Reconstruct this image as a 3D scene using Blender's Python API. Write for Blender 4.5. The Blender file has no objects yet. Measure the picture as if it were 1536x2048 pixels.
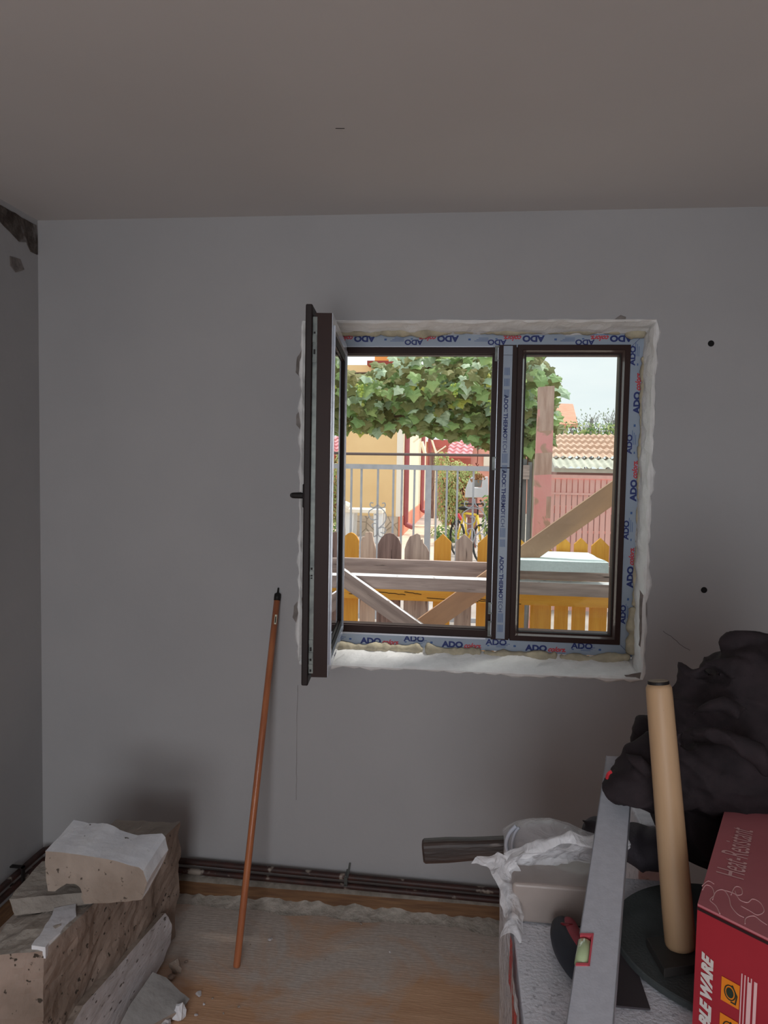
import bpy, bmesh, math, random
from mathutils import Vector, Matrix, noise
V = Vector
random.seed(7)
S = bpy.context.scene
C = S.collection

# ------------------------------------------------------------------ camera
CH = 1.655                                    # eye height
YAW, PITCH, ROLL, FPX = math.radians(6.336), math.radians(-3.393), math.radians(1.055), 1500.0
_f = V((-math.sin(YAW)*math.cos(PITCH), math.cos(YAW)*math.cos(PITCH), math.sin(PITCH)))
_r = V((math.cos(YAW), math.sin(YAW), 0)); _u = _r.cross(_f)
_c, _s = math.cos(ROLL), math.sin(ROLL)
CR, CU = _c*_r + _s*_u, -_s*_r + _c*_u
cd = bpy.data.cameras.new('camera'); cam = bpy.data.objects.new('camera', cd); C.objects.link(cam)
cam.matrix_world = Matrix(((CR.x, CU.x, -_f.x, 0), (CR.y, CU.y, -_f.y, 0), (CR.z, CU.z, -_f.z, CH), (0, 0, 0, 1)))
cd.sensor_fit = 'VERTICAL'; cd.sensor_height = 36; cd.lens = FPX*36/2048; cd.clip_end = 300; cd.clip_start = .05
S.camera = cam

# ------------------------------------------------------------------ world, sun, lights, exposure
S.view_settings.view_transform = 'Standard'; S.view_settings.look = 'None'
S.view_settings.gamma = 1; S.view_settings.exposure = 0.5; S.view_settings.use_curve_mapping = False
w = bpy.data.worlds.new('overcast'); S.world = w; w.use_nodes = True
nt = w.node_tree; nt.nodes.clear()
o_ = nt.nodes.new('ShaderNodeOutputWorld'); b_ = nt.nodes.new('ShaderNodeBackground'); b_.inputs[1].default_value = 1.0
tc = nt.nodes.new('ShaderNodeTexCoord'); mp = nt.nodes.new('ShaderNodeMapping'); mp.inputs['Scale'].default_value = (1.6, 1.6, 6)
nz = nt.nodes.new('ShaderNodeTexNoise'); nz.inputs['Scale'].default_value = 2.2; nz.inputs['Detail'].default_value = 4
cr = nt.nodes.new('ShaderNodeValToRGB'); cr.color_ramp.elements[0].position = .38; cr.color_ramp.elements[0].color = (.66, .72, .745, 1)
cr.color_ramp.elements[1].position = .65; cr.color_ramp.elements[1].color = (.76, .785, .79, 1)
nt.links.new(tc.outputs['Generated'], mp.inputs[0]); nt.links.new(mp.outputs[0], nz.inputs[0]); nt.links.new(nz.outputs[0], cr.inputs[0])
nt.links.new(cr.outputs[0], b_.inputs[0]); nt.links.new(b_.outputs[0], o_.inputs[0])
sd = bpy.data.lights.new('sun', 'SUN'); sd.energy = 2.3; sd.angle = math.radians(8); sd.color = (1, .965, .9)
sun = bpy.data.objects.new('sun', sd); C.objects.link(sun)
sun.rotation_euler = V((-.42, -.17, -1)).to_track_quat('-Z', 'Y').to_euler()

def area(name, loc, direction, sx, sy, power, color):
    d = bpy.data.lights.new(name, 'AREA'); d.shape = 'RECTANGLE'; d.size = sx; d.size_y = sy; d.energy = power; d.color = color
    o = bpy.data.objects.new(name, d); C.objects.link(o); o.location = loc
    o.rotation_euler = V(direction).to_track_quat('-Z', 'Y').to_euler(); return o
BACKY = -2.2
area('rear_fill_light', (-.12, BACKY-.22, 1.35), (0, 1, -.12), 1.1, 1.9, 37, (.93, .95, 1))  # added fill lamp, out of view behind the camera, to brighten the room

# ------------------------------------------------------------------ helpers
def unp(px, py):
    return _f*FPX + CR*(px-768) - CU*(py-1024)
def P(px, py, Y):
    d = unp(px, py); return V((0, 0, CH)) + d*(Y/d.y)
def G(px, py, z):
    d = unp(px, py); return V((0, 0, CH)) + d*((z-CH)/d.z)
def tag(o, label=None, cat=None, group=None, kind=None):
    if label: o['label'] = label
    if cat: o['category'] = cat
    if group: o['group'] = group
    if kind: o['kind'] = kind
    return o
def thing(name, label, cat, loc, group=None, kind=None):
    o = bpy.data.objects.new(name, None); C.objects.link(o); o.location = loc; o.empty_display_size = .05
    return tag(o, label, cat, group, kind)
def wloc(o):
    l = V(o.location)
    while o.parent: o = o.parent; l += V(o.location)
    return l
def obj(name, bm, mats, parent=None, M=None, smooth=False):
    """link a bmesh (world coordinates, or local with matrix M) as one mesh object"""
    if not isinstance(mats, (list, tuple)): mats = [mats]
    if M is None:
        if parent: off = wloc(parent)
        else:
            xs = [v.co for v in bm.verts]
            mn = V((min(v.x for v in xs), min(v.y for v in xs), min(v.z for v in xs))); mx = V((max(v.x for v in xs), max(v.y for v in xs), max(v.z for v in xs)))
            off = V(((mn.x+mx.x)/2, (mn.y+mx.y)/2, mn.z))
        bmesh.ops.translate(bm, verts=bm.verts, vec=-off)
    me = bpy.data.meshes.new(name); bm.to_mesh(me); bm.free()
    for m in mats: me.materials.append(m)
    if smooth:
        for p in me.polygons: p.use_smooth = True
    o = bpy.data.objects.new(name, me); C.objects.link(o)
    if parent: o.parent = parent
    if M is not None: o.matrix_local = (Matrix.Translation(-wloc(parent)) @ M) if parent else M
    elif not parent: o.location = off
    return o
def BM(): return bmesh.new()
def box(bm, a, b, mi=0):
    x0, y0, z0 = a; x1, y1, z1 = b
    vs = [bm.verts.new(p) for p in ((x0,y0,z0),(x1,y0,z0),(x1,y1,z0),(x0,y1,z0),(x0,y0,z1),(x1,y0,z1),(x1,y1,z1),(x0,y1,z1))]
    fs = [bm.faces.new([vs[i] for i in q]) for q in ((3,2,1,0),(4,5,6,7),(0,1,5,4),(1,2,6,5),(2,3,7,6),(3,0,4,7))]
    for f in fs: f.material_index = mi
    return vs
def bevel(bm, w=.003, seg=2):
    bmesh.ops.bevel(bm, geom=list(bm.edges), offset=w, segments=seg, affect='EDGES', profile=.5); return bm
def frame_from(p0, p1, up=V((0, 0, 1))):
    x = (p1-p0).normalized(); y = up.cross(x).normalized(); z = x.cross(y)
    return Matrix(((x.x,y.x,z.x,p0.x),(x.y,y.y,z.y,p0.y),(x.z,y.z,z.z,p0.z),(0,0,0,1)))
def tube(bm, pts, r, seg=8, mi=0, cap=True, rfn=None):
    pts = [V(p) for p in pts]; rings = []; prev = None
    for i, p in enumerate(pts):
        t = (pts[min(i+1, len(pts)-1)] - pts[max(i-1, 0)]).normalized()
        if prev is None:
            n = t.orthogonal().normalized()
        else:
            n = (prev - t*prev.dot(t)).normalized()
        prev = n; b = t.cross(n)
        rr = rfn(i/(len(pts)-1), p) if rfn else (r[i] if isinstance(r, (list, tuple)) else r)
        rings.append([bm.verts.new(p + (n*math.cos(a)+b*math.sin(a))*rr) for a in [2*math.pi*k/seg for k in range(seg)]])
    for a, b in zip(rings, rings[1:]):
        for k in range(seg):
            f = bm.faces.new((a[k], a[(k+1) % seg], b[(k+1) % seg], b[k])); f.material_index = mi
    if cap:
        f = bm.faces.new(rings[0][::-1]); f.material_index = mi; f = bm.faces.new(rings[-1]); f.material_index = mi
    return bm
def lathe(bm, prof, M=Matrix(), seg=28, mi=0):
    rings = []
    for r, z in prof:
        rings.append([bm.verts.new(M @ V((r*math.cos(2*math.pi*k/seg), r*math.sin(2*math.pi*k/seg), z))) for k in range(seg)])
    for a, b in zip(rings, rings[1:]):
        for k in range(seg):
            f = bm.faces.new((a[k], a[(k+1) % seg], b[(k+1) % seg], b[k])); f.material_index = mi
    f = bm.faces.new(rings[0][::-1]); f.material_index = mi; f = bm.faces.new(rings[-1]); f.material_index = mi
    return bm
def extrude_poly(bm, pts, d, mi=0, side=None, back=None):
    a = [bm.verts.new(p) for p in pts]; b = [bm.verts.new(V(p)+d) for p in pts]
    f = bm.faces.new(a); f.material_index = mi; f = bm.faces.new(b[::-1]); f.material_index = mi if back is None else back
    n = len(pts)
    for i in range(n):
        f = bm.faces.new((a[i], b[i], b[(i+1) % n], a[(i+1) % n])); f.material_index = mi if side is None else side
    bmesh.ops.recalc_face_normals(bm, faces=bm.faces)
    return bm
def smoothpath(pts, n=8):
    pts = [V(p) for p in pts]; out = []
    for i in range(len(pts)-1):
        p0 = pts[max(i-1, 0)]; p1 = pts[i]; p2 = pts[i+1]; p3 = pts[min(i+2, len(pts)-1)]
        for k in range(n):
            t = k/n; out.append(.5*((2*p1)+(p2-p0)*t+(2*p0-5*p1+4*p2-p3)*t*t+(3*p1-p0-3*p2+p3)*t*t*t))
    out.append(pts[-1]); return out

# ------------------------------------------------------------------ materials
def sr(*c): return tuple(((x/255)/12.92 if x/255 <= .04045 else ((x/255+.055)/1.055)**2.4) for x in c)
def mat(name, c1, c2=None, rough=.7, scale=8, stretch=(1,1,1), bump=0, bscale=None, metal=0, lo=.35, hi=.65, detail=5, c3=None, s3=30, t3=.62, spec=.4, distort=0, coat=0, trans=0):
    m = bpy.data.materials.new(name); m.use_nodes = True; n = m.node_tree; b = n.nodes['Principled BSDF']
    b.inputs['Roughness'].default_value = rough; b.inputs['Metallic'].default_value = metal; b.inputs['Specular IOR Level'].default_value = spec
    b.inputs['Coat Weight'].default_value = coat
    if trans: b.inputs['Transmission Weight'].default_value = trans
    c1 = (*c1, 1); c2 = (*(c2 or c1[:3]), 1); b.inputs['Base Color'].default_value = c1
    tc = n.nodes.new('ShaderNodeTexCoord'); mp = n.nodes.new('ShaderNodeMapping'); mp.inputs['Scale'].default_value = stretch
    n.links.new(tc.outputs['Object'], mp.inputs[0])
    def NZ(s, det):
        x = n.nodes.new('ShaderNodeTexNoise'); x.inputs['Scale'].default_value = s; x.inputs['Detail'].default_value = det; x.inputs['Distortion'].default_value = distort
        n.links.new(mp.outputs[0], x.inputs[0]); return x
    def RMP(src, lo, hi):
        r = n.nodes.new('ShaderNodeMapRange'); r.inputs[1].default_value = lo; r.inputs[2].default_value = hi; n.links.new(src, r.inputs[0]); return r
    def MIX(f, a, bb):
        x = n.nodes.new('ShaderNodeMix'); x.data_type = 'RGBA'; n.links.new(f, x.inputs[0])
        for k, q in ((6, a), (7, bb)):
            if isinstance(q, tuple): x.inputs[k].default_value = q
            else: n.links.new(q, x.inputs[k])
        return x.outputs[2]
    if c2 != c1 or c3:
        out = MIX(RMP(NZ(scale, detail).outputs[0], lo, hi).outputs[0], c1, c2)
        if c3: out = MIX(RMP(NZ(s3, 3).outputs[0], t3, t3+.05).outputs[0], out, (*c3, 1))
        n.links.new(out, b.inputs['Base Color'])
    if bump:
        bp = n.nodes.new('ShaderNodeBump'); bp.inputs['Strength'].default_value = 1; bp.inputs['Distance'].default_value = bump
        n.links.new(NZ(bscale or scale*3, 6).outputs[0], bp.inputs['Height']); n.links.new(bp.outputs[0], b.inputs['Normal'])
    return m
M_wall = mat('plaster_wall', (.385,.382,.39), (.43,.425,.43), .9, 1.3, bump=.0015, bscale=18, detail=8)
M_ceil = mat('ceiling_paint', (.63,.61,.60), (.67,.65,.64), .9, .9, bump=.001, bscale=12)
M_bare = mat('bare_mortar', sr(60,50,45), sr(96,88,82), .95, 22, bump=.01, bscale=40, c3=sr(120,115,112), s3=9, t3=.55)
M_grime = mat('grime_patch', sr(110,104,100), sr(140,134,130), .95, 22, bump=.003)
M_reveal = mat('white_filler', (.80,.80,.79), (.90,.90,.89), .9, 14, bump=.006, bscale=30)
M_foam = mat('cured_foam', sr(196,186,160), sr(168,160,140), .8, 22, bump=.004, bscale=50)
M_film = mat('blue_grey_film', sr(146,160,178), sr(156,170,186), .38, 6, spec=.5, bump=.0006, bscale=30)
M_filmw = mat('pale_film', sr(200,208,222), sr(214,220,232), .14, 6, spec=.8, bump=.0006, bscale=24)
M_navy = mat('navy_print', sr(22,42,110), rough=.5)
M_redp = mat('red_print', sr(200,50,60), rough=.5)
M_blueln = mat('blue_print', sr(60,95,150), rough=.5)
M_brown = mat('brown_profile', sr(46,29,26), sr(52,33,29), .45, 5, spec=.18)
M_black = mat('black_gasket', sr(22,18,18), rough=.6)
M_steel = mat('steel_hardware', sr(88,92,90), sr(116,120,116), .45, 30, metal=.6)
M_alu = mat('aluminium', sr(170,174,182), rough=.35, metal=.8)
M_baseb = mat('baseboard_wood', sr(132,98,68), sr(104,74,52), .5, 6, (1,1,12), bump=.001)
M_pipe = mat('pipe_paint', sr(70,42,36), sr(50,36,34), .5, 20, c3=sr(150,140,130), s3=14, t3=.6)
M_rubber = mat('black_rubber', sr(28,30,30), sr(40,42,42), .7, 20)
def glass():
    m = bpy.data.materials.new('window_glass'); m.use_nodes = True; n = m.node_tree; n.nodes.clear()
    o = n.nodes.new('ShaderNodeOutputMaterial'); mx = n.nodes.new('ShaderNodeMixShader'); t = n.nodes.new('ShaderNodeBsdfTransparent'); g = n.nodes.new('ShaderNodeBsdfGlossy')
    t.inputs[0].default_value = (.95,.975,.965,1); g.inputs['Roughness'].default_value = .0
    fr = n.nodes.new('ShaderNodeFresnel'); fr.inputs[0].default_value = 1.5
    n.links.new(fr.outputs[0], mx.inputs[0]); n.links.new(t.outputs[0], mx.inputs[1]); n.links.new(g.outputs[0], mx.inputs[2]); n.links.new(mx.outputs[0], o.inputs[0]); return m
M_glass = glass()
def film_clear(name, alpha, col=(.9,.9,.92), rough=.25):
    m = bpy.data.materials.new(name); m.use_nodes = True; n = m.node_tree; b = n.nodes['Principled BSDF']
    b.inputs['Base Color'].default_value = (*col, 1); b.inputs['Alpha'].default_value = alpha; b.inputs['Roughness'].default_value = rough
    tc = n.nodes.new('ShaderNodeTexCoord'); x = n.nodes.new('ShaderNodeTexNoise'); x.inputs['Scale'].default_value = 28; x.inputs['Detail'].default_value = 4; x.inputs['Distortion'].default_value = 1.2
    bp = n.nodes.new('ShaderNodeBump'); bp.inputs['Distance'].default_value = .012
    n.links.new(tc.outputs['Object'], x.inputs[0]); n.links.new(x.outputs[0], bp.inputs['Height']); n.links.new(bp.outputs[0], b.inputs['Normal']); return m
M_wrap = film_clear('clear_wrap', .5, (.97,.97,1))

# ================================================================== SETTING
XL, XR, WY, CZ = -1.623, 2.6, 2.7, 2.553
OX0, OX1, OZ0, OZ1 = -.605, .628, .925, 2.178          # window opening
def wall_with_hole(name, x0, x1, z0, z1, hx0, hx1, hz0, hz1, ya, yb, m):
    bm = BM()
    box(bm, (x0, ya, z0), (hx0, yb, z1)); box(bm, (hx1, ya, z0), (x1, yb, z1))
    box(bm, (hx0, ya, z0), (hx1, yb, hz0)); box(bm, (hx0, ya, hz1), (hx1, yb, z1))
    return tag(obj(name, bm, m), kind='structure')
wf = wall_with_hole('wall_front', XL-.2, XR+.2, -.1, CZ+.1, OX0, OX1, OZ0, OZ1, WY, WY+.26, M_wall)
wb = wall_with_hole('wall_back', XL-.2, XR+.2, -.1, CZ+.1, -.7, .44, .35, 2.4, BACKY-.2, BACKY, M_wall)  # unseen opening added for the fill lamp, centred to keep shadows hidden
bm = BM(); box(bm, (XL-.2, BACKY, -.1), (XL, WY, CZ+.1)); wl = tag(obj('wall_left', bm, M_wall), kind='structure')
bm = BM(); box(bm, (XR, BACKY, -.1), (XR+.2, WY, CZ+.1)); tag(obj('wall_right', bm, M_wall), kind='structure')
bm = BM(); box(bm, (XL-.2, BACKY-.2, CZ), (XR+.2, WY+.26, CZ+.15)); tag(obj('ceiling', bm, M_ceil), kind='structure')
# floor: laminate under plaster dust
def floor_mat():
    m = mat('dusty_laminate', sr(200,156,122), sr(214,172,138), .75, 3, (1,8,1), bump=.0015, bscale=20)
    n = m.node_tree; b = n.nodes['Principled BSDF']; src = b.inputs['Base Color'].links[0].from_socket
    tc = n.nodes.new('ShaderNodeTexCoord'); nz = n.nodes.new('ShaderNodeTexNoise'); nz.inputs['Scale'].default_value = 2.6; nz.inputs['Detail'].default_value = 9; nz.inputs['Roughness'].default_value = .62; nz.inputs['Distortion'].default_value = .8
    n.links.new(tc.outputs['Object'], nz.inputs[0])
    sx = n.nodes.new('ShaderNodeSeparateXYZ'); n.links.new(tc.outputs['Object'], sx.inputs[0])
    r = n.nodes.new('ShaderNodeMapRange'); r.inputs[1].default_value = 1.95; r.inputs[2].default_value = 2.75; r.inputs[3].default_value = -.10; r.inputs[4].default_value = .22
    n.links.new(sx.outputs[1], r.inputs[0])
    a = n.nodes.new('ShaderNodeMath'); a.operation = 'ADD'; n.links.new(nz.outputs[0], a.inputs[0]); n.links.new(r.outputs[0], a.inputs[1])
    q = n.nodes.new('ShaderNodeMapRange'); q.inputs[1].default_value = .44; q.inputs[2].default_value = .66; q.inputs[4].default_value = .9; n.links.new(a.outputs[0], q.inputs[0])
    fine = n.nodes.new('ShaderNodeTexNoise'); fine.inputs['Scale'].default_value = 60; fine.inputs['Detail'].default_value = 4; n.links.new(tc.outputs['Object'], fine.inputs[0])
    cr = n.nodes.new('ShaderNodeMix'); cr.data_type = 'RGBA'; cr.inputs[6].default_value = (*sr(176,168,160),1); cr.inputs[7].default_value = (*sr(222,214,206),1); n.links.new(fine.outputs[0], cr.inputs[0])
    mx = n.nodes.new('ShaderNodeMix'); mx.data_type = 'RGBA'; n.links.new(q.outputs[0], mx.inputs[0]); n.links.new(src, mx.inputs[6]); n.links.new(cr.outputs[2], mx.inputs[7])
    n.links.new(mx.outputs[2], b.inputs['Base Color']); return m
bm = BM(); box(bm, (XL-.2, BACKY-.2, -.1), (XR+.2, WY+.26, 0))
fl = obj('floor', bm, floor_mat(), M=Matrix()); tag(fl, kind='structure')
bm = BM(); box(bm, (XL, WY-.014, 0), (XR, WY, .062)); bevel(bm, .003); tag(obj('baseboard_front', bm, M_baseb), kind='structure')
bm = BM(); box(bm, (XL, BACKY, 0), (XL+.014, WY-.014, .062)); bevel(bm, .003); tag(obj('baseboard_left', bm, M_baseb), kind='structure')

def strip_patch(pts, thick_dir, m, name, parent):
    bm = BM(); extrude_poly(bm, pts, thick_dir); return obj(name, bm, m, parent)
def jag(pts, amp, step, seed):
    """subdivide a closed outline and push it about"""
    out = []; n = len(pts)
    for i in range(n):
        a, b = V(pts[i]), V(pts[(i+1) % n]); k = max(1, int((b-a).length/step))
        for j in range(k):
            p = a.lerp(b, j/k); out.append(p + noise.noise_vector(p*35+V((seed, 0, 0)))*amp)
    return out
# bare mortar showing at the top of the left wall, by the corner (points on the plane x = XL)
def L(px, py):
    d = unp(px, py); p = V((0, 0, CH)) + d*(XL/d.x); return p
def flatx(pts, x): return [V((x, p.y, p.z)) for p in pts]
pa = [L(-60, 378), L(30, 428), L(72, 452), L(74, 510), L(62, 506), L(50, 482), L(38, 482), L(20, 462), L(-5, 440), L(-60, 420)]
strip_patch(flatx(jag(pa, .012, .03, 3), XL+.003), V((-.003, 0, 0)), M_bare, 'bare_mortar', wl)
pa = [L(20, 512), L(40, 518), L(48, 540), L(30, 543), L(18, 530)]
strip_patch(flatx(jag(pa, .008, .02, 9), XL+.002), V((-.002, 0, 0)), M_grime, 'grime_patch', wl)
# drilled holes and cracks on the front wall
M_hole = mat('drilled_hole', sr(30,28,28), rough=1)
for px, py, r in ((1422, 687, .0105), (1408, 1180, .0105), (1301, 1406, .002)):
    p = P(px, py, WY); bm = BM(); lathe(bm, [(r, 0), (r, .0015), (r*.8, .0018)], Matrix.Translation(p) @ Matrix.Rotation(math.pi/2, 4, 'X'), 18)
    obj('drilled_hole', bm, M_hole, wf)
def crack(pts, r, m=None):
    bm = BM(); q = smoothpath([P(a, b, WY-.0003) for a, b in pts], 6)
    q = [p + V((noise.noise(p*60)*.002, 0, noise.noise(p*60+V((5,5,5)))*.002)) for p in q]
    tube(bm, q, r, 5); obj('crack', bm, m or M_hole, wf)
crack([(1326, 1262), (1345, 1275), (1362, 1290), (1380, 1301)], .0006)
crack([(596, 1370), (594, 1440), (593, 1560), (592, 1600)], .0007, M_grime)
# ceiling mark
bm = BM(); p = G(680, 256, CZ); tube(bm, [p+V((-.012, 0, -.0005)), p+V((.012, .002, -.0005))], .001, 5); obj('scratch', bm, M_hole, bpy.data.objects['ceiling'])
# rough plaster line over the baseboard
bm = BM(); n = 260; prev = None
for i in range(n+1):
    x = XL + (XR-XL)*i/n; h = .012+.012*abs(noise.noise(V((x*16, 1, 0))))+.006*noise.noise(V((x*60, 4, 0)))
    zb = .062-.004*abs(noise.noise(V((x*30, 9, 0))))
    a = bm.verts.new((x, WY-.017, zb)); b = bm.verts.new((x, WY-.012, .062+h)); c = bm.verts.new((x, WY+.002, .066+h))
    if prev: bm.faces.new((prev[0], a, b, prev[1])); bm.faces.new((prev[1], b, c, prev[2]))
    prev = (a, b, c)
tag(obj('trim_1', bm, mat('crumbly_mortar', sr(128,120,110), sr(150,142,132), .95, 30, bump=.006, bscale=60), smooth=True), kind='structure')

# ================================================================== WINDOW
FY = WY+.12                                        # face of the fixed frame
WX0, WX1, WZ0, WZ1 = -.555, .619, .973, 2.153       # outer edges of the fixed frame
IX0, IX1, IZ0, IZ1 = -.512, .572, 1.017, 2.113       # inner edge of the film band
win = thing('window_1', None, None, (0.03, FY, WZ0), kind='structure')
def ring(bm, x0, x1, z0, z1, t, ya, yb, mi=0):
    """mitred picture-frame"""
    o = [(x0, z0), (x1, z0), (x1, z1), (x0, z1)]; i = [(x0+t, z0+t), (x1-t, z0+t), (x1-t, z1-t), (x0+t, z1-t)]
    def q(p, y): return bm.verts.new((p[0], y, p[1]))
    oa, ia, ob, ib = [q(p, ya) for p in o], [q(p, ya) for p in i], [q(p, yb) for p in o], [q(p, yb) for p in i]
    for k in range(4):
        j = (k+1) % 4
        for f in ((oa[k], oa[j], ia[j], ia[k]), (ob[j], ob[k], ib[k], ib[j]), (oa[j], oa[k], ob[k], ob[j]), (ia[k], ia[j], ib[j], ib[k])):
            bm.faces.new(f).material_index = mi
bm = BM(); ring(bm, WX0, WX1, WZ0, WZ1, .048, FY, FY+.07); obj('outer_frame', bm, M_film, win)
# brown rebate behind the film band
bm = BM(); ring(bm, IX0+.001, IX1-.001, IZ0+.001, IZ1-.001, .030, FY+.006, FY+.064); ring(bm, IX0+.018, IX1-.018, IZ0+.018, IZ1-.018, .016, FY+.022, FY+.066)
obj('inner_frame', bm, M_brown, win)
glint_bm = BM()
box(glint_bm, (IX0, FY-.002, IZ0-.0015), (.08, FY+.004, IZ0+.0045)); box(glint_bm, (IX0, FY-.001, IZ1-.008), (.08, FY+.004, IZ1-.0055))
obj('highlight_lines', glint_bm, M_alu, win)  # bright metal strips stand in for highlight lines on the open half
# mullion
MX = P(1011, 900, FY).x; m0 = MX-.052; m1 = MX+.052
bm = BM(); box(bm, (MX-.036, FY-.002, IZ0), (MX+.030, FY+.066, IZ1)); box(bm, (MX-.056, FY+.016, IZ0), (MX-.036, FY+.066, IZ1)); box(bm, (MX+.030, FY+.004, IZ0), (MX+.036, FY+.066, IZ1))
ml = obj('mullion', bm, M_brown, win)
bm = BM()
for za, zb in ((IZ0+.004, 1.66), (1.6645, 2.075), (2.0765, IZ1-.004)): box(bm, (MX-.017, FY-.004, za), (MX+.016, FY-.002, zb))
mf = obj('protective_film', bm, M_film, ml)
bm = BM(); box(bm, (MX-.037, FY-.0025, IZ0+.01), (MX-.035, FY-.001, IZ1-.01)); obj('highlight_strip', bm, M_alu, ml)  # pale strip acting as a painted glint down the mullion edge
# lock keeps on the mullion
for za, zb in ((2.055, 2.108), (1.655, 1.70), (1.115, 1.155), (1.03, 1.085)):
    bm = BM(); x = MX-.045
    box(bm, (x, FY+.000, za), (x+.012, FY+.018, zb)); box(bm, (x-.003, FY-.002, za), (x, FY+.016, zb)); box(bm, (x-.003, FY-.004, za-.002), (x+.012, FY+.0, za+.004)); box(bm, (x-.003, FY-.004, zb-.004), (x+.012, FY+.0, zb+.002))
    obj('lock_keep', bm, M_steel, ml)
# fixed light: bead, gasket, glass
gx0, gx1, gz0, gz1 = P(1030, 900, FY+.03).x, P(1236, 900, FY+.03).x+.0, 1.040, 2.084
bx0, bx1, bz0, bz1 = MX+.034, IX1, IZ0, IZ1
fx = BM(); ring(fx, bx0, bx1, bz0, bz1, .020, FY-.008, FY+.06); bevel(fx, .002)
fc = obj('fixed_casement', fx, M_brown, win)
bm = BM()
def slope_ring(bm, x0, x1, z0, z1, t, ya, yb):
    o = [(x0, z0), (x1, z0), (x1, z1), (x0, z1)]; i = [(x0+t, z0+t), (x1-t, z0+t), (x1-t, z1-t), (x0+t, z1-t)]
    for k in range(4):
        j = (k+1) % 4
        a, b, c, d = (bm.verts.new((o[k][0], ya, o[k][1])), bm.verts.new((o[j][0], ya, o[j][1])), bm.verts.new((i[j][0], yb, i[j][1])), bm.verts.new((i[k][0], yb, i[k][1])))
        bm.faces.new((a, b, c, d))
slope_ring(bm, bx0+.020, bx1-.020, bz0+.020, bz1-.020, .010, FY-.006, FY+.012)
obj('glazing_bead', bm, mat('bead_highlight', sr(92,78,74), rough=.18, spec=.9, coat=.6), fc)  # lighter brown puts the bevel highlight into the bead's colour
bm = BM(); ring(bm, bx0+.028, bx1-.028, bz0+.028, bz1-.028, .005, FY+.010, FY+.05); obj('glass_gasket', bm, M_black, fc)
for i, y in enumerate((FY+.018, FY+.042)):
    bm = BM(); box(bm, (bx0+.026, y, bz0+.026), (bx1-.026, y+.004, bz1-.026)) if False else None
    vs = [bm.verts.new(q) for q in ((bx0+.028, y, bz0+.028), (bx1-.028, y, bz0+.028), (bx1-.028, y, bz1-.028), (bx0+.028, y, bz1-.028))]; bm.faces.new(vs)
    obj('pane', bm, M_glass, fc)

# printing on the protective film -----------------------------------
def text_into(bm, body, size, O, ux, uy, mi, shear=0, offset=0, sx=1.0, eps=.0006):
    cu = bpy.data.curves.new('t', 'FONT'); cu.body = body; cu.size = size; cu.shear = shear; cu.offset = offset; cu.align_x = 'LEFT'; cu.resolution_u = 4
    o = bpy.data.objects.new('t', cu); C.objects.link(o)
    dg = bpy.context.evaluated_depsgraph_get(); dg.update(); me = bpy.data.meshes.new_from_object(o.evaluated_get(dg))
    ux = V(ux).normalized(); uy = V(uy).normalized(); nn = ux.cross(uy)
    vs = [bm.verts.new(V(O) + ux*(v.co.x*sx) + uy*v.co.y + nn*eps) for v in me.vertices]
    for p in me.polygons:
        try: f = bm.faces.new([vs[i] for i in p.vertices]); f.material_index = mi
        except ValueError: pass
    bpy.data.objects.remove(o); bpy.data.curves.remove(cu); bpy.data.meshes.remove(me)
def quad(bm, O, ux, uy, w, h, mi, eps=.0006):
    ux = V(ux).normalized(); uy = V(uy).normalized(); n = ux.cross(uy)*eps; O = V(O)+n
    f = bm.faces.new([bm.verts.new(q) for q in (O, O+ux*w, O+ux*w+uy*h, O+uy*h)]); f.material_index = mi
def ado_run(bm, O, ux, uy, length, phase, band, inner_up=True, period=.312, size=.030):
    """logo rows along a film band: O = lower-outer corner of the band, uy points across it"""
    ux = V(ux); uy = V(uy); x = phase
    while x < length:
        if x > -.0 and x+.16 < length:
            base = V(O)+ux*x+uy*(band*.18)
            text_into(bm, 'ADO', size, base, ux, uy, 0, offset=.0016, sx=1.15)
            text_into(bm, 'colors.', size*.84, base+ux*.080, ux, uy, 1, shear=.45, offset=.0009, sx=.95)
            quad(bm, base+ux*.078-uy*.0055+ux*.005, ux, uy, .062, .0016, 2)
        hx = x+period*.5
        if hx > 0 and hx+.09 < length:      # the next row runs under the profile edge: only its feet show
            base = V(O)+ux*(hx-.005)+uy*(band*.80)
            for k in range(3): quad(bm, V(O)+ux*(hx+.045)+uy*(band*(.62-k*.13)), ux, uy, .052-.008*k, .0018, 2)
            quad(bm, V(O)+ux*(hx+.012)+uy*band*.40, ux, uy, .008, .004, 2)
            quad(bm, V(O)+ux*(hx+.11)+uy*band*.42, ux, uy, .009, .007, 2)
        x += period
pr = BM(); X, Z = V((1, 0, 0)), V((0, 0, 1))
def px_at(px): return P(px, 1280, FY).x
ado_run(pr, (WX0, FY, WZ0), X, Z, WX1-WX0, px_at(722)-WX0-.312*1, .044)
for px in (808, 972, 1143):                       # second row, cut by the brown profile
    for ln in ((0, .0),): text_into(pr, 'ADO', .030, (px_at(px), FY, IZ0-.0205), X, Z, 0, offset=.001, sx=1.15)
ado_run(pr, (WX1, FY, WZ1), -X, -Z, WX1-WX0, WX1-P(1290, 668, FY).x+.045, .040)
for px in (845, 1012, 1188): text_into(pr, 'ADO', .026, (P(px, 690, FY).x, FY, IZ1+.0185), -X, -Z, 0, offset=.001, sx=1.15)
ado_run(pr, (WX1, FY, WZ0), Z, -X, WZ1-WZ0, P(1268, 1156, FY).z-.035-WZ0-.318, .046, period=.318)
for py in (1229, 1060, 888, 711): text_into(pr, 'ADO', .026, (IX1+.0165, FY, P(1255, py, FY).z-.035), Z, -X, 0, offset=.001, sx=1.2)
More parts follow.
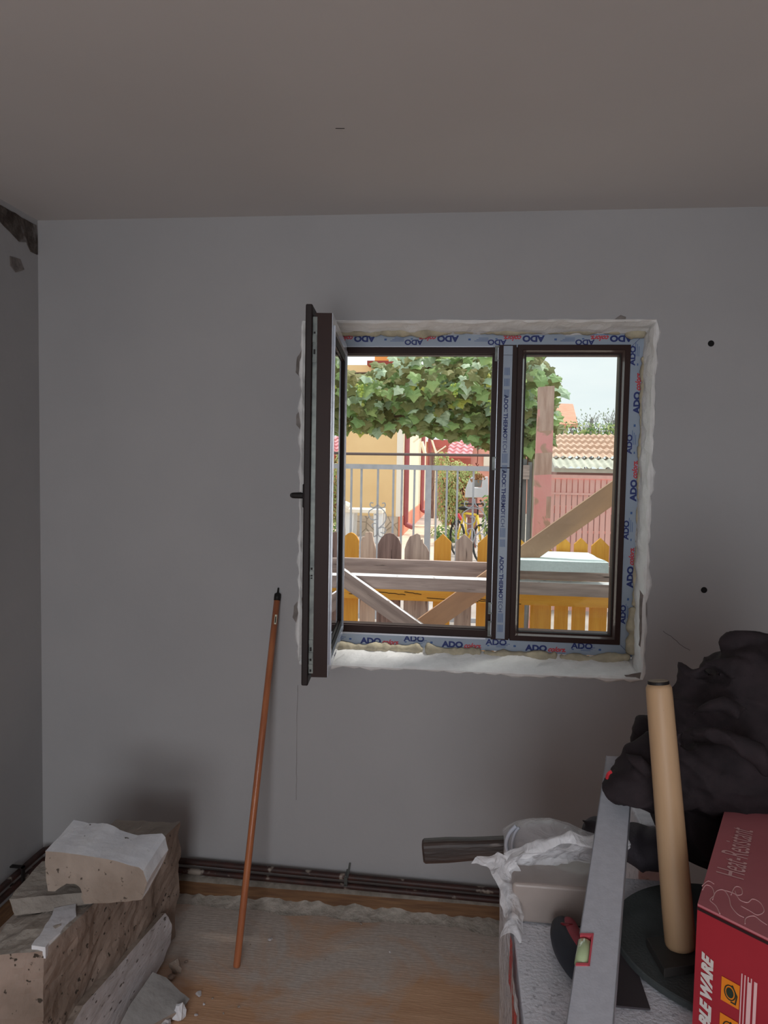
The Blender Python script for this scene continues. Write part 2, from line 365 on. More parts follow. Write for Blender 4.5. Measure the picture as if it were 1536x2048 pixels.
# mitre lines
for (x, z, dx, dz) in ((WX1, WZ0, -1, 1), (WX1, WZ1, -1, -1)):
    quad(pr, (x, FY, z), V((dx, 0, dz)), V((-dz, 0, dx))*(1 if dx*dz < 0 else 1), .062, .0014, 0, .0005 if True else 0)
obj('film_print', pr, [M_navy, M_redp, M_blueln], win)
pr = BM()
for z0 in (P(1005, 790, FY).z, P(1003, 940, FY).z, P(1000, 1112, FY).z):
    text_into(pr, 'ADO', .0205, (MX-.010, FY-.004, z0), -Z, X, 0, offset=.0007, sx=1.1)
    quad(pr, (MX-.009, FY-.004, z0-.050), -Z, X, .013, .0022, 0); quad(pr, (MX+.001, FY-.004, z0-.050), -Z, X, .013, .0022, 0); quad(pr, (MX-.009, FY-.004, z0-.050), -Z, X, .0022, .012, 0)
    text_into(pr, 'THERMO', .0205, (MX-.010, FY-.004, z0-.067), -Z, X, 0, offset=.0007, sx=1.1)
    text_into(pr, 'TECH', .0205, (MX-.010, FY-.004, z0-.155), -Z, X, 0, offset=.0000, sx=1.1)
    for k in range(4): quad(pr, (MX-.011+.0052*k, FY-.004, z0-.215), -Z, X, .035, .0022, 1)
    for k in range(4): quad(pr, (MX-.011+.0052*k, FY-.004, z0-.258), -Z, X, .028, .0022, 1)
for zz in (2.03, 1.99, 1.95): 
    for k in range(4): quad(pr, (MX-.011+.0052*k, FY-.004, zz), -Z, X, .028, .0022, 1)
obj('film_print', pr, [M_navy, M_blueln], ml)

# open sash ----------------------------------------------------------
A0 = P(662, 900, 2.21); ang = math.atan2(.575, -.055)        # free end, direction back to the hinge
hinge = V((A0.x-.052, A0.y+.574, 0))
SW, SZ0, SZ1 = .580, 1.017, 2.106
ud = (V((A0.x, A0.y, 0))-hinge).normalized()          # hinge -> free edge
wd = V((0, 0, 1)).cross(ud)                            # thickness direction
if wd.x < 0: wd = -wd                                  # +x = outdoor face
SMx = Matrix(((ud.x, wd.x, 0, hinge.x), (ud.y, wd.y, 0, hinge.y), (0, 0, 1, 0), (0, 0, 0, 1)))
# local: x along width (0 hinge .. SW free), y = thickness (0 = outdoor face, negative = towards the room side), z up
def sring(bm, x0, x1, z0, z1, t, ya, yb, mi=0): ring(bm, x0, x1, z0, z1, t, ya, yb, mi)
sash = thing('window_sash', None, None, (0, 0, 0)); sash.parent = win; sash.matrix_local = Matrix.Translation(-wloc(win)) @ SMx
def sobj(name, bm, m, parent=None):
    me_o = obj(name, bm, m, None, M=Matrix()); me_o.parent = parent or sash; return me_o
T = .078
bm = BM(); ring(bm, 0, SW, SZ0, SZ1, .070, -.050, -.0016); sobj('sash_frame', bm, M_brown)
bm = BM(); ring(bm, -.018, SW+.018, SZ0-.022, SZ1+.022, .055, -T, -.058); bevel(bm, .003); sobj('sash_flange', bm, mat('dark_flange', sr(32,22,22), sr(38,27,26), .5, 6, spec=.25))
bm = BM(); ring(bm, .004, SW-.006, SZ0+.006, SZ1-.006, .040, -.058, -.050); sobj('gasket', bm, M_black)
bm = BM(); ring(bm, .0, SW, SZ0+.000, SZ1-.000, .036, -.0016, 0); slope = bm
ring(bm, .030, SW-.030, SZ0+.030, SZ1-.030, .014, -.0016, .006); sobj('protective_film', bm, M_filmw)
bm = BM(); ring(bm, .036, SW-.036, SZ0+.036, SZ1-.036, .034, -.004, -.0008); sobj('glazing_bead', bm, M_rubber)
for y in (-.008, -.034):
    bm = BM(); bm.faces.new([bm.verts.new(q) for q in ((.06, y, SZ0+.06), (SW-.06, y, SZ0+.06), (SW-.06, y, SZ1-.06), (.06, y, SZ1-.06))]); sobj('pane', bm, M_glass)
bm = BM(); box(bm, (SW-.001, -.059, SZ0+.012), (SW+.0025, -.045, SZ1-.012))
for z, h in ((2.02, .02), (1.33, .012), (1.12, .012), (1.075, .018), (1.05, .008), (1.96, .014)):
    box(bm, (SW+.002, -.058, z), (SW+.006, -.046, z+h))
st = sobj('lock_strip', bm, M_steel)
bm = BM()
for z, h in ((1.985, .014), (1.345, .006), (1.325, .004), (1.318, .003), (1.098, .011), (1.068, .006), (1.035, .006), (2.045, .005)):
    box(bm, (SW+.0026, -.055, z), (SW+.0066, -.050, z+h))
sobj('slot', bm, M_black, st)
hz = P(590, 992, 2.2).z                                # handle
bm = BM(); box(bm, (SW-.058, -T-.009, hz-.036), (SW-.028, -T, hz+.036)); bevel(bm, .003); sobj('handle_rose', bm, M_black)
bm = BM(); lathe(bm, [(.009, 0), (.009, .030), (.008, .036)], Matrix.Translation((SW-.043, -T-.006, hz)) @ Matrix.Rotation(math.pi/2, 4, 'X'), 14)
tube(bm, smoothpath([(SW-.043, -T-.040, hz), (SW-.06, -T-.042, hz+.0), (SW-.12, -T-.036, hz-.001), (SW-.17, -T-.034, hz-.002)], 5), .0085, 10); sobj('handle', bm, M_black)
pr = BM()
for fz in (1.22, 1.47, 1.62, 1.86):
    for xx in (SW-.032, SW-.545): pass
for k, fz in enumerate((1.16, 1.36, 1.58, 1.80)):
    text_into(pr, 'ADO', .032, (SW-.006, 0.0, fz), (0, 0, 1), (-1, 0, 0), 0, offset=.001, sx=1.15, eps=.0012)
    text_into(pr, 'ADO', .032, (.034, 0.0, fz), (0, 0, 1), (-1, 0, 0), 0, offset=.001, sx=1.15, eps=.0012)
for fx_ in (.10, .36): text_into(pr, 'ADO', .030, (fx_, 0, SZ0+.004), (-1, 0, 0), (0, 0, 1), 0, offset=.001, eps=.0012)
sobj('film_print', pr, [M_navy])

# plaster reveal and foam ------------------------------------------------
rev = BM(); NSEG = 60
cs = []
per = [(OX0, OZ0), (OX1, OZ0), (OX1, OZ1), (OX0, OZ1)]
inn = [(WX0+.0, WZ0+.0), (WX1, WZ0), (WX1, WZ1), (WX0, WZ1)]
ringA = []
for k in range(4):
    a, b = per[k], per[(k+1) % 4]; c, d = inn[k], inn[(k+1) % 4]; nrm = (0, -1) if k == 0 else (1, 0) if k == 1 else (0, 1) if k == 2 else (-1, 0)
    for i in range(NSEG):
        t = i/NSEG; px_, pz_ = a[0]+(b[0]-a[0])*t, a[1]+(b[1]-a[1])*t; qx, qz = c[0]+(d[0]-c[0])*t, c[1]+(d[1]-c[1])*t
        N = lambda s, am, sh=0: am*noise.noise(V((px_*s+sh, pz_*s, 3.3+sh)))
        w_out = (.004 + abs(N(13, .022)) + abs(N(40, .008))) if k != 2 else (.002+abs(N(8, .008)))
        cor = min(1, min(t, 1-t)*12)
        row = []
        prof = [(w_out*1.0, WY+.001), (w_out*.6, WY-.006-abs(N(20, .006, 2))), (.0, WY-.009-abs(N(25, .008, 5))), (-.006+N(20, .006, 7), WY-.002)]
        for off, y in prof: row.append(rev.verts.new((px_+nrm[0]*off, y, pz_+nrm[1]*off)))
        for f_ in (.3, .6, .85, 1.0):
            row.append(rev.verts.new((px_+(qx-px_)*f_*.8+nrm[0]*(-.006+N(18, .010, f_*9)), WY+.122*f_, pz_+(qz-pz_)*f_*.8+nrm[1]*(-.006+N(18, .010, f_*9)))))
        ringA.append(row)
for i in range(len(ringA)):
    a, b = ringA[i], ringA[(i+1) % len(ringA)]
    for j in range(len(a)-1): rev.faces.new((a[j], b[j], b[j+1], a[j+1]))
bmesh.ops.recalc_face_normals(rev, faces=rev.faces)
tag(obj('trim_2', rev, M_reveal, smooth=False), kind='structure')
def foam_bead(pts, r0, seed, lump=18, seg=10, step=.006):
    bm = BM(); pts = [V(p) for p in pts]; q = []
    for a, b in zip(pts, pts[1:]):
        k = max(2, int((b-a).length/step)); q += [a.lerp(b, i/k) for i in range(k)]
    q.append(pts[-1])
    q = [p + noise.noise_vector(p*22+V((seed, 0, 0)))*.004 for p in q]
    tube(bm, q, r0, seg, rfn=lambda t, p: r0*(.45+.9*abs(noise.noise(p*lump+V((seed, 2, 1))))+.45*abs(noise.noise(p*lump*2.3+V((seed, 7, 1)))) ) * (1 if .02 < t < .98 else .5))
    for v in bm.verts: v.co += noise.noise_vector(v.co*70+V((seed, 0, 0)))*.003
    return obj('foam_bead', bm, M_foam, win, smooth=True)
yb = FY-.010
foam_bead([(WX0+.06, yb, WZ0-.009), (WX0+.40, yb, WZ0-.006)], .021, 1); foam_bead([(WX0+.41, yb-.002, WZ0-.005), (WX0+.62, yb, WZ0-.010)], .023, 2)
foam_bead([(WX0+.63, yb, WZ0-.010), (WX0+.90, yb, WZ0-.012)], .023, 3, 12); foam_bead([(WX0+.91, yb-.002, WZ0-.012), (WX0+1.05, yb, WZ0-.015), (WX1-.01, yb-.004, WZ0+.004)], .023, 4, 12)
foam_bead([(WX1-.006, yb-.004, WZ0+.012), (WX1-.005, yb, 1.16)], .022, 5); foam_bead([(WX1-.001, yb+.004, 1.16), (WX1+.002, yb+.004, 1.55)], .010, 6)
foam_bead([(WX1, yb+.002, 1.55), (WX1-.001, yb+.002, 1.98)], .011, 7); foam_bead([(WX1-.002, yb, 1.98), (WX1-.002, yb-.002, 2.07)], .016, 8)
foam_bead([(WX1-.07, yb-.004, WZ1+.001), (WX1+.0, yb-.004, WZ1-.006)], .018, 9)
foam_bead([(WX0, yb+.0, WZ1+.006), (-.08, yb-.002, WZ1+.004)], .020, 10, 14); foam_bead([(-.08, yb, WZ1+.008), (WX1-.07, yb, WZ1+.008)], .016, 11, 9)

# grey bare patches in the paint around the opening
def wall_patch(pts, seed, m=M_grime):
    q = jag([P(a, b, WY) for a, b in pts], .004, .012, seed); q = [V((p.x, WY-.0008, p.z)) for p in q]
    strip_patch(q, V((0, .0008, 0)), m, 'grime_patch', wf)
wall_patch([(604, 700), (594, 715), (592, 745), (604, 760)], 1); wall_patch([(604, 810), (593, 830), (592, 850), (602, 862)], 2)
wall_patch([(604, 1195), (588, 1212), (586, 1235), (604, 1260)], 3); wall_patch([(1248, 1350), (1265, 1365), (1285, 1358), (1288, 1345)], 4)
wall_patch([(1228, 640), (1240, 630), (1252, 634), (1250, 645)], 5); wall_patch([(1280, 1180), (1292, 1200), (1294, 1230), (1284, 1300), (1278, 1290)], 6)

# ================================================================== INTERIOR THINGS
# heating pipes
def wall_pipe(z0, z1, off, r, label):
    zc = z0
    pts = [(XL+off, BACKY+.1, zc)] + [(XL+off, y, zc) for y in (1.0, 1.8, 2.3, WY-off-.05)]
    pts += [(XL+off+.012, WY-off-.014, zc), (XL+off+.05, WY-off, zc)]
    pts += [(x, WY-off, z0+(z1-z0)*(x-XL)/(XR-XL)) for x in (-1.3, -.8, -.4, 0, .5, 1.2, XR-.02)]
    t = thing('heating_pipe', label, 'pipe', (XL+off, WY-off, 0), 'heating pipes along the skirting')
    bm = BM(); tube(bm, smoothpath(pts, 6), r, 10); obj('pipe', bm, M_pipe, t, smooth=True); return t
hp = wall_pipe(.158, .085, .032, .0115, 'upper dark red heating pipe running along the wall above the baseboard')
hp2 = wall_pipe(.122, .062, .036, .0115, 'lower dark heating pipe running along the wall just above the baseboard')
q = P(693, 1757, WY-.03)
bm = BM(); box(bm, (q.x-.006, q.y-.020, q.z-.016), (q.x+.006, q.y-.014, q.z+.014)); box(bm, (q.x-.004, q.y-.018, q.z+.01), (q.x+.004, WY, q.z+.020)); box(bm, (q.x-.006, q.y-.02, q.z-.02), (q.x+.006, q.y+.004, q.z-.014))
tube(bm, [(q.x+.006, q.y-.017, q.z+.012), (q.x+.008, WY-.004, q.z+.045)], .0035, 8)
obj('pipe_clip', bm, M_steel, hp)
p = L(22, 1738)
bm = BM(); box(bm, (XL, p.y-.008, .10), (XL+.052, p.y+.008, .108)); box(bm, (XL+.044, p.y-.008, .10), (XL+.05, p.y+.008, .18)); box(bm, (XL, p.y-.008, .175), (XL+.05, p.y+.008, .18)); obj('pipe_clip', bm, M_black, hp)

# broom stick
f0 = G(473, 1936, 0); f1 = P(555, 1196, WY-.012); f1.y = WY-.014
t = thing('broom_stick', 'reddish wooden broom stick leaning against the wall left of the window', 'stick', f0)
axis = (f1-f0); Ls = axis.length; ax = axis.normalized()
Mst = ax.to_track_quat('Z', 'Y').to_matrix().to_4x4(); Mst.translation = f0 + V((0, 0, .003))
M_stick = mat('stick_wood', sr(186,116,76), sr(156,90,60), .38, 5, (6,6,1), c3=sr(70,30,16), s3=3.0, t3=.66, coat=.2)
bm = BM(); lathe(bm, [(.010, 0), (.0115, .004), (.0120, Ls*.5), (.0115, Ls)], Matrix(), 20); obj('shaft', bm, M_stick, t, M=Mst, smooth=True)
bm = BM(); lathe(bm, [(.0121, Ls-.012), (.0125, Ls), (.012, Ls+.012), (.006, Ls+.016), (.0035, Ls+.018), (.0033, Ls+.034), (.001, Ls+.036)], Matrix(), 20); obj('end_cap', bm, M_black, t, M=Mst, smooth=True)
bm = BM()
def sticker(bm, r, z0, z1, a0, a1, mi=0):
    n = 6
    for i in range(n):
        a, b = a0+(a1-a0)*i/n, a0+(a1-a0)*(i+1)/n
        bm.faces.new([bm.verts.new((r*math.cos(x), r*math.sin(x), z)) for x, z in ((a, z0), (b, z0), (b, z1), (a, z1))]).material_index = mi
loc = (Mst.to_3x3().inverted() @ V((.2, -1, 0))); a_ = math.atan2(loc.y, loc.x)
sticker(bm, .01235, Ls-.10, Ls-.065, a_-.1, a_+.6); sticker(bm, .01245, Ls-.095, Ls-.072, a_+.05, a_+.35, 1)
obj('label_sticker', bm, [mat('paper_label', sr(205,205,185)), M_hole], t, M=Mst)

# ---- broken concrete blocks
M_conc = mat('broken_concrete', sr(176,162,150), sr(144,130,118), .95, 7, bump=.006, bscale=34, c3=sr(84,74,66), s3=60, t3=.66, lo=.3, hi=.7)
M_concd = mat('brown_concrete', sr(170,152,140), sr(134,118,106), .95, 6, bump=.006, bscale=30, c3=sr(70,62,54), s3=55, t3=.64)
M_paint = mat('white_limewash', sr(226,228,234), sr(240,241,244), .85, 12, bump=.003, bscale=40, c3=sr(100,95,92), s3=48, t3=.70)
M_render = mat('pale_render', sr(216,212,214), sr(186,180,180), .9, 9, (1,1,3), bump=.004, bscale=30, c3=sr(110,102,98), s3=26, t3=.64)
M_conct = mat('dusty_concrete_top', sr(178,170,160), sr(150,142,134), .95, 6, bump=.008, bscale=34)
M_grey = mat('grey_render', sr(178,176,174), sr(156,154,152), .9, 9, bump=.004, bscale=30)
def roughen(bm, amp, cuts, seed, keep=None):
    bmesh.ops.triangulate(bm, faces=[f for f in bm.faces if len(f.verts) > 4])
    bmesh.ops.subdivide_edges(bm, edges=list(bm.edges), cuts=cuts, use_grid_fill=True)
    bm.normal_update()
    for v in bm.verts:
        q = v.co
        d = noise.noise(q*9+V((seed, 0, 0)))*amp + noise.noise(q*28+V((seed, 5, 0)))*amp*.45 + noise.noise(q*70+V((0, seed, 0)))*amp*.22
        flat = all(f.material_index == 1 for f in v.link_faces)
        v.co += v.normal*d*(.25 if flat else 1)
def hexa(c8):
    bm = BM(); vs = [bm.verts.new(p) for p in c8]      # 0-3 bottom (near-left, near-right, far-right, far-left), 4-7 top
    fs = [bm.faces.new([vs[i] for i in q]) for q in ((3,2,1,0),(4,5,6,7),(0,1,5,4),(1,2,6,5),(2,3,7,6),(3,0,4,7))]
    return bm, fs
def rock(name, label, c8, mats, faces_mi, amp, cuts, seed, grp='broken concrete blocks piled in the left corner', cat='concrete block'):
    bm, fs = hexa(c8)
    for i, m in faces_mi.items(): fs[i].material_index = m
    roughen(bm, amp, cuts, seed)
    return tag(obj(name, bm, mats), label, cat, grp)
zt = .42
trn, trf = G(88, 1902, zt), G(362, 1642, zt); tlf, tln = G(232, 1636, zt), G(-48, 1914, zt)
tlf.x = max(tlf.x, XL+.06); tln.x = max(tln.x, XL+.06); trf.y = min(trf.y, WY-.06); tlf.y = min(tlf.y, WY-.06)
bm, fs = hexa([V((tln.x, tln.y-.01, .002)), V((trn.x, trn.y-.02, .002)), V((trf.x-.02, trf.y, .002)), V((tlf.x, tlf.y, .002)), tln, trn, trf, tlf])
fs[1].material_index = 2
roughen(bm, .013, 22, 4)
big = tag(obj('concrete_block', bm, [M_concd, M_paint, M_conct]), 'large brown concrete block forming the bulk of the pile in the left corner', 'concrete block', 'broken concrete blocks piled in the left corner')
# painted strip on the near end of the big block
pa = jag([G(a, b, zt+.004) for a, b in ((64, 1895), (92, 1897), (120, 1868), (152, 1833), (150, 1812), (108, 1820), (96, 1845), (80, 1875))], .006, .02, 2)
pa = [V((p.x, p.y, zt+.010)) for p in pa]
bm = BM(); extrude_poly(bm, pa, V((0, 0, -.03))); obj('limewash_strip', bm, M_paint, big)
# white topped slab on the pile
fr = [(89, 1702), (91, 1740), (95, 1783), (110, 1783), (120, 1775), (133, 1766), (148, 1768), (160, 1775), (165, 1788), (163, 1793), (168, 1808), (206, 1806), (250, 1804), (283, 1797), (293, 1764), (286, 1742), (278, 1735), (262, 1731), (230, 1721), (190, 1714), (160, 1709), (120, 1704)]
Yf = 1.875; a = [P(x, y, Yf) for x, y in fr]; dz = V((0, .15, .0))
bm = BM(); b0 = [bm.verts.new(p) for p in a]; b1 = []
for i, p in enumerate(a):
    top = i == 0 or i >= 14; u = i/len(a)
    b1.append(bm.verts.new(p + dz + V((.0, .03*noise.noise(p*7), (.012 if top else .03)+(.03*noise.noise(V((p.x*9, 2, 0))) if top else 0)))))
f = bm.faces.new(b0); bm.faces.new(b1[::-1]); n = len(a)
for i in range(n):
    f = bm.faces.new((b0[i], b1[i], b1[(i+1) % n], b0[(i+1) % n]))
    if i >= 13 or i == n-1: f.material_index = 1
bmesh.ops.recalc_face_normals(bm, faces=bm.faces)
roughen(bm, .006, 3, 8)
tag(obj('concrete_block', bm, [M_conc, M_paint]), 'grey concrete block with white painted top, notched below, topmost of the pile', 'concrete block', 'broken concrete blocks piled in the left corner')
# flat lump on the left of the pile
z1 = zt+.012
rock('concrete_block', 'flat dusty concrete slab on the big block, against the left wall', [G(28, 1834, z1-.008), G(184, 1808, z1-.008), G(215, 1745, z1), G(62, 1745, z1), G(18, 1798, .452), G(172, 1784, .452), G(200, 1722, .452), G(84, 1722, .452)], [M_conct, M_paint], {}, .005, 12, 12)
# leaning white slab
def leaning(pts, thick, mats, seed, label, amp=.005):
    a = [G(x, y, z) for x, y, z in pts]; c = sum(a, V())/len(a); nn = V()
    for i in range(len(a)): nn += (a[i]-c).cross(a[(i+1) % len(a)]-c)
    nn.normalize()
    if nn.z < 0: nn = -nn
    a = [p-nn*((p-c).dot(nn)) for p in a]
    bm = BM(); extrude_poly(bm, a, -nn*thick, mi=1, side=0, back=0)
    roughen(bm, amp, 4, seed)
    mz = min(v.co.z for v in bm.verts)
    if mz < .002: bmesh.ops.translate(bm, verts=bm.verts, vec=(0, 0, .002-mz))
    return tag(obj('concrete_slab', bm, mats), label, 'concrete slab', 'broken concrete blocks piled in the left corner')
leaning([(335, 1826, .16), (343, 1850, .10), (342, 1885, .05), (332, 1922, .03), (300, 1975, .02), (240, 2048, .02), (190, 2110, .02), (120, 2120, .16), (150, 2055, .18), (155, 2012, .19), (215, 1950, .18), (290, 1872, .17)], .05, [M_conc, M_render], 3, 'broken slab with pale rendered face leaning on the block beside the floor')
leaning([(303, 1952, .075), (330, 1962, .06), (362, 1985, .045), (382, 1996, .035), (362, 2022, .03), (345, 2030, .03), (310, 2052, .03), (270, 2075, .03), (225, 2080, .06), (262, 2010, .075)], .028, [M_conc, M_grey], 6, 'smooth grey piece of render lying tilted at the front of the pile', .003)
# small pieces
def chip(px, py, r, seed, label=None, m=None, sq=(1, .8, .6)):
    p = G(px, py, 0); bm = BM(); bmesh.ops.create_icosphere(bm, subdivisions=2, radius=1)
    for v in bm.verts:
        d = .75+.5*noise.noise(v.co*1.1+V((seed, 0, 0)))
        v.co = V((round(v.co.x*d*2.2)/2.2*.5+v.co.x*d*.5, v.co.y*d, v.co.z*d)); v.co = V((v.co.x*r*sq[0], v.co.y*r*sq[1], v.co.z*r*sq[2]))
    mz = min(v.co.z for v in bm.verts); bmesh.ops.rotate(bm, verts=bm.verts, cent=(0, 0, 0), matrix=Matrix.Rotation(seed*1.3, 3, 'Z'))
    bmesh.ops.translate(bm, verts=bm.verts, vec=p+V((0, 0, -mz)))
    return tag(obj('rubble_chip', bm, m or M_conc), label or 'small grey crumb of rubble scattered on the dusty floor', 'rubble', 'rubble chips on the floor')
chip(352, 1950, .034, 2, 'brownish broken chip standing against the right side of the white slab', M_conc, (.8, .7, 1))
chip(343, 1960, .020, 21, 'small dark chip left of the brownish chip beside the white slab', M_concd)
chip(358, 2040, .032, 5, 'white pointed plaster chip in front of the grey render piece', M_paint, (.7, .6, 1))
chip(330, 2056, .026, 7, 'pale rounded chip at the bottom edge, left of the white pointed chip', M_render)
chip(398, 1990, .014, 9, 'flat pale flake on the floor right of the grey render piece', M_render, (1.2, .8, .4))
CRUMB = [(540, 1882, .012, 'palest and largest crumb lying just right of the broom stick'), (722, 1850, .007, 'light crumb near the dust ridge in the middle of the floor'), (596, 1866, .005, 'tiny crumb between the broom stick and the middle of the dust ridge'),
 (408, 2010, .006, 'crumb right of the grey render piece near the bottom edge'), (478, 2015, .006, 'dark crumb on bare laminate below the foot of the broom stick'), (500, 1890, .004, 'tiny crumb touching the dust right beside the broom stick'),
 (392, 2032, .008, 'crumb next to the white pointed chip'), (425, 1998, .005, 'small crumb midway between the render piece and the stick foot'), (447, 2028, .005, 'small crumb at the bottom edge below the broom stick'),
 (930, 1850, .004, 'tiny crumb on the floor close to the board pack, by the dust ridge'), (870, 1875, .005, 'small crumb on the floor left of the board pack'), (966, 1906, .006, 'crumb on the floor nearest to the left side of the board pack'),
 (780, 1905, .005, 'small crumb in the middle of the dusty floor'), (650, 1920, .004, 'tiny crumb on the floor right of the broom stick foot'), (372, 1925, .007, 'crumb beside the brown broken chip, towards the wall')]
for i, (x, y, rr_, lb) in enumerate(CRUMB): chip(x, y, rr_, 30+i, lb, m=M_render if i % 3 == 0 else M_conc)
# dust ridge along the baseboard
bm = BM(); nx, ny = 240, 10; x0, x1 = -1.15, .95; grid = []
for i in range(nx+1):
    x = x0+(x1-x0)*i/nx; row = []
    wdt = .05+.07*abs(noise.noise(V((x*4, 1, 0)))); hh = .010+.028*abs(noise.noise(V((x*6.5, 3, 0))))+.008*noise.noise(V((x*30, 0, 0)))
    ed = min(1, (x-x0)/.06, (x1-x)/.06)
    for j in range(ny+1):
        t = j/ny; y = WY-.0135-wdt*t; z = max(.0002, hh*ed*(1-t)**1.6 + .004*ed*(1-t)*noise.noise(V((x*40, y*40, 0))))
        row.append(bm.verts.new((x, y, z)))
    grid.append(row)
for i in range(nx):
    for j in range(ny): bm.faces.new((grid[i][j], grid[i][j+1], grid[i+1][j+1], grid[i+1][j]))
bmesh.ops.recalc_face_normals(bm, faces=bm.faces)
tag(obj('plaster_dust', bm, mat('plaster_dust', sr(170,164,154), sr(196,188,178), .95, 30, bump=.005, bscale=60), smooth=True), 'grey plaster dust swept in a ridge along the baseboard under the window', 'dust', kind='stuff')

# ---- foam board pack and things on it
PZ = .86
M_eps = mat('white_polystyrene', sr(236,238,246), sr(222,226,234), .8, 60, bump=.002, bscale=150, c3=sr(196,198,206), s3=90, t3=.62)
pkL = G(1012, 1757, PZ); pkN = G(1052, 2060, PZ)
pack = thing('insulation_board_pack', 'film wrapped pack of white polystyrene boards under the tools at right', 'insulation pack', V((.55, 1.1, 0)))
bk = 1.475; x_far = pkL.x+.003; x_near = pkN.x
nb = 8; bh = PZ/nb
bm = BM(); M_lay = M_eps
for k in range(nb):
    c8 = [V((x_near-.02*0, .72, k*bh+.001)), V((1.35, .72, k*bh+.001)), V((1.35, bk, k*bh+.001)), V((x_far, bk, k*bh+.001))]; c8 += [V((p.x, p.y, (k+1)*bh-.001)) for p in c8]
    b2, fs = hexa(c8); me = bpy.data.meshes.new('tmp'); bevel(b2, .003); b2.to_mesh(me); b2.free(); bm.from_mesh(me); bpy.data.meshes.remove(me)
obj('board', bm, M_eps, pack)
# wrapping film: side skirt with red print, plus the torn edge folded over the top
bm = BM(); gy, gz_ = 60, 60; g = []
for i in range(gy+1):
    y = .70+(bk+.012-.70)*i/gy; row = []
    for j in range(gz_+1):
        z = .03+(PZ+.004-.03)*j/gz_; xb = x_near+(x_far-x_near)*(y-.72)/(bk-.72)
        x = xb-.004-.010*abs(noise.noise(V((y*9, z*2.2, 1))))-.006*abs(noise.noise(V((y*30, z*5, 1))))
        row.append(bm.verts.new((x, y, z)))
    g.append(row)
for i in range(gy):
    for j in range(gz_):
        f = bm.faces.new((g[i][j], g[i+1][j], g[i+1][j+1], g[i][j+1])); yy = (i+.5)/gy; zz = (j+.5)/gz_
        if (.12 < yy < .60 and .80 < zz < .96) or (.05 < yy < .9 and .35 < zz < .62) or (.62 < yy < .70 and .90 < zz): f.material_index = 1
obj('wrapping_film', bm, [film_clear('white_side_film', .75, (.78,.78,.82)), film_clear('red_printed_film', .85, sr(205,60,60))], pack, smooth=True)
M_opr, M_ochre = mat('orange_print', sr(220,96,50)), mat('ochre_print', sr(214,140,50))
for k in range(5):
    cx_ = .26+.24*k
    pr = BM()
    for pts_, mi_ in (([(0, 0), (.085, 0), (.115, -.045), (.05, -.12), (0, -.08)], 0),): 
        f = pr.faces.new([pr.verts.new((cx_+x, bk+.016, PZ-.03+z)) for x, z in pts_]); f.material_index = mi_
    box(pr, (cx_+.01, bk+.014, PZ-.26), (cx_+.08, bk+.016, PZ-.18), 1)
    obj('printed_emblem', pr, [M_opr, M_ochre], pack)
bm = BM(); box(bm, (x_far+.01, bk+.004, .03), (1.35, bk+.013, PZ-.012)); obj('rear_film', bm, mat('salmon_film', sr(216,160,140), rough=.4), pack)
def cloth_strip(name, spine, widths, m, parent, amp, seed, nx=90, ny=18, arch=.02):
    """a crumpled sheet following a spine; widths = vectors across"""
    sp = smoothpath(spine, max(2, nx//(len(spine)-1))); bm = BM(); g = []
    for i, p in enumerate(sp):
        t = i/(len(sp)-1); k = min(int(t*(len(widths)-1)), len(widths)-2); w_ = V(widths[k]).lerp(V(widths[k+1]), t*(len(widths)-1)-k); row = []
        for j in range(ny+1):
            s = j/ny; q = p+w_*(s-.5); q = q+V((0, 0, arch*math.sin(s*math.pi)))
            n1 = noise.noise_vector(V((q.x*26, q.y*26, q.z*26+seed)))*amp + noise.noise_vector(V((q.x*60+seed, q.y*60, q.z*60)))*amp*.4
            row.append(bm.verts.new(q+n1))
        g.append(row)
    for i in range(len(g)-1):
        for j in range(ny): bm.faces.new((g[i][j], g[i+1][j], g[i+1][j+1], g[i][j+1]))
    return obj(name, bm, m, parent, smooth=True)
# second, shorter pack lying across the first one, its film torn open
sp0, sp1 = G(1022, 1835, PZ), G(1228, 1820, PZ); zt5 = .933
sp_ = thing('small_board_pack', 'low pack in clear film, painted shaded grey-brown, lying across the far end of the big board pack', 'insulation pack', V(((sp0.x+sp1.x)/2, 1.34, PZ+.001)))
bm = BM(); box(bm, (sp0.x, 1.292, PZ+.002), (sp1.x, 1.392, zt5)); bevel(bm, .006, 3); obj('board', bm, mat('shaded_film_board', sr(166,154,148), sr(146,136,130), .35, 5, bump=.002, bscale=20), sp_, smooth=False)  # brownish grey paints the shade on this pack into its colour
Yb = 1.335
cloth_strip('torn_film', [P(1012, 1745, Yb), P(1060, 1722, Yb), P(1120, 1712, Yb), P(1190, 1706, Yb), P(1250, 1704, Yb)], [V((0, .05, -.045)), V((0, .05, -.05)), V((0, .07, -.06))], M_wrap, sp_, .012, 2, arch=.035)
cloth_strip('torn_film', [P(1012, 1745, Yb), P(1060, 1722, Yb), P(1120, 1715, Yb), P(1190, 1712, Yb), P(1250, 1712, Yb)], [V((0, .05, -.045)), V((0, .05, -.05)), V((0, .07, -.06))], film_clear('milky_wrap', .6, (.8,.8,.83)), sp_, .010, 6, arch=.02)
cloth_strip('torn_film', [P(984, 1716, Yb), P(1004, 1740, Yb), P(1018, 1790, 1.30), P(1028, 1840, 1.26), P(1022, 1880, 1.22)], [V((.075, 0, .02)), V((.06, .0, -.01)), V((.04, 0, -.01)), V((.03, 0, 0))], M_wrap, pack, .010, 4, nx=60, arch=.012)
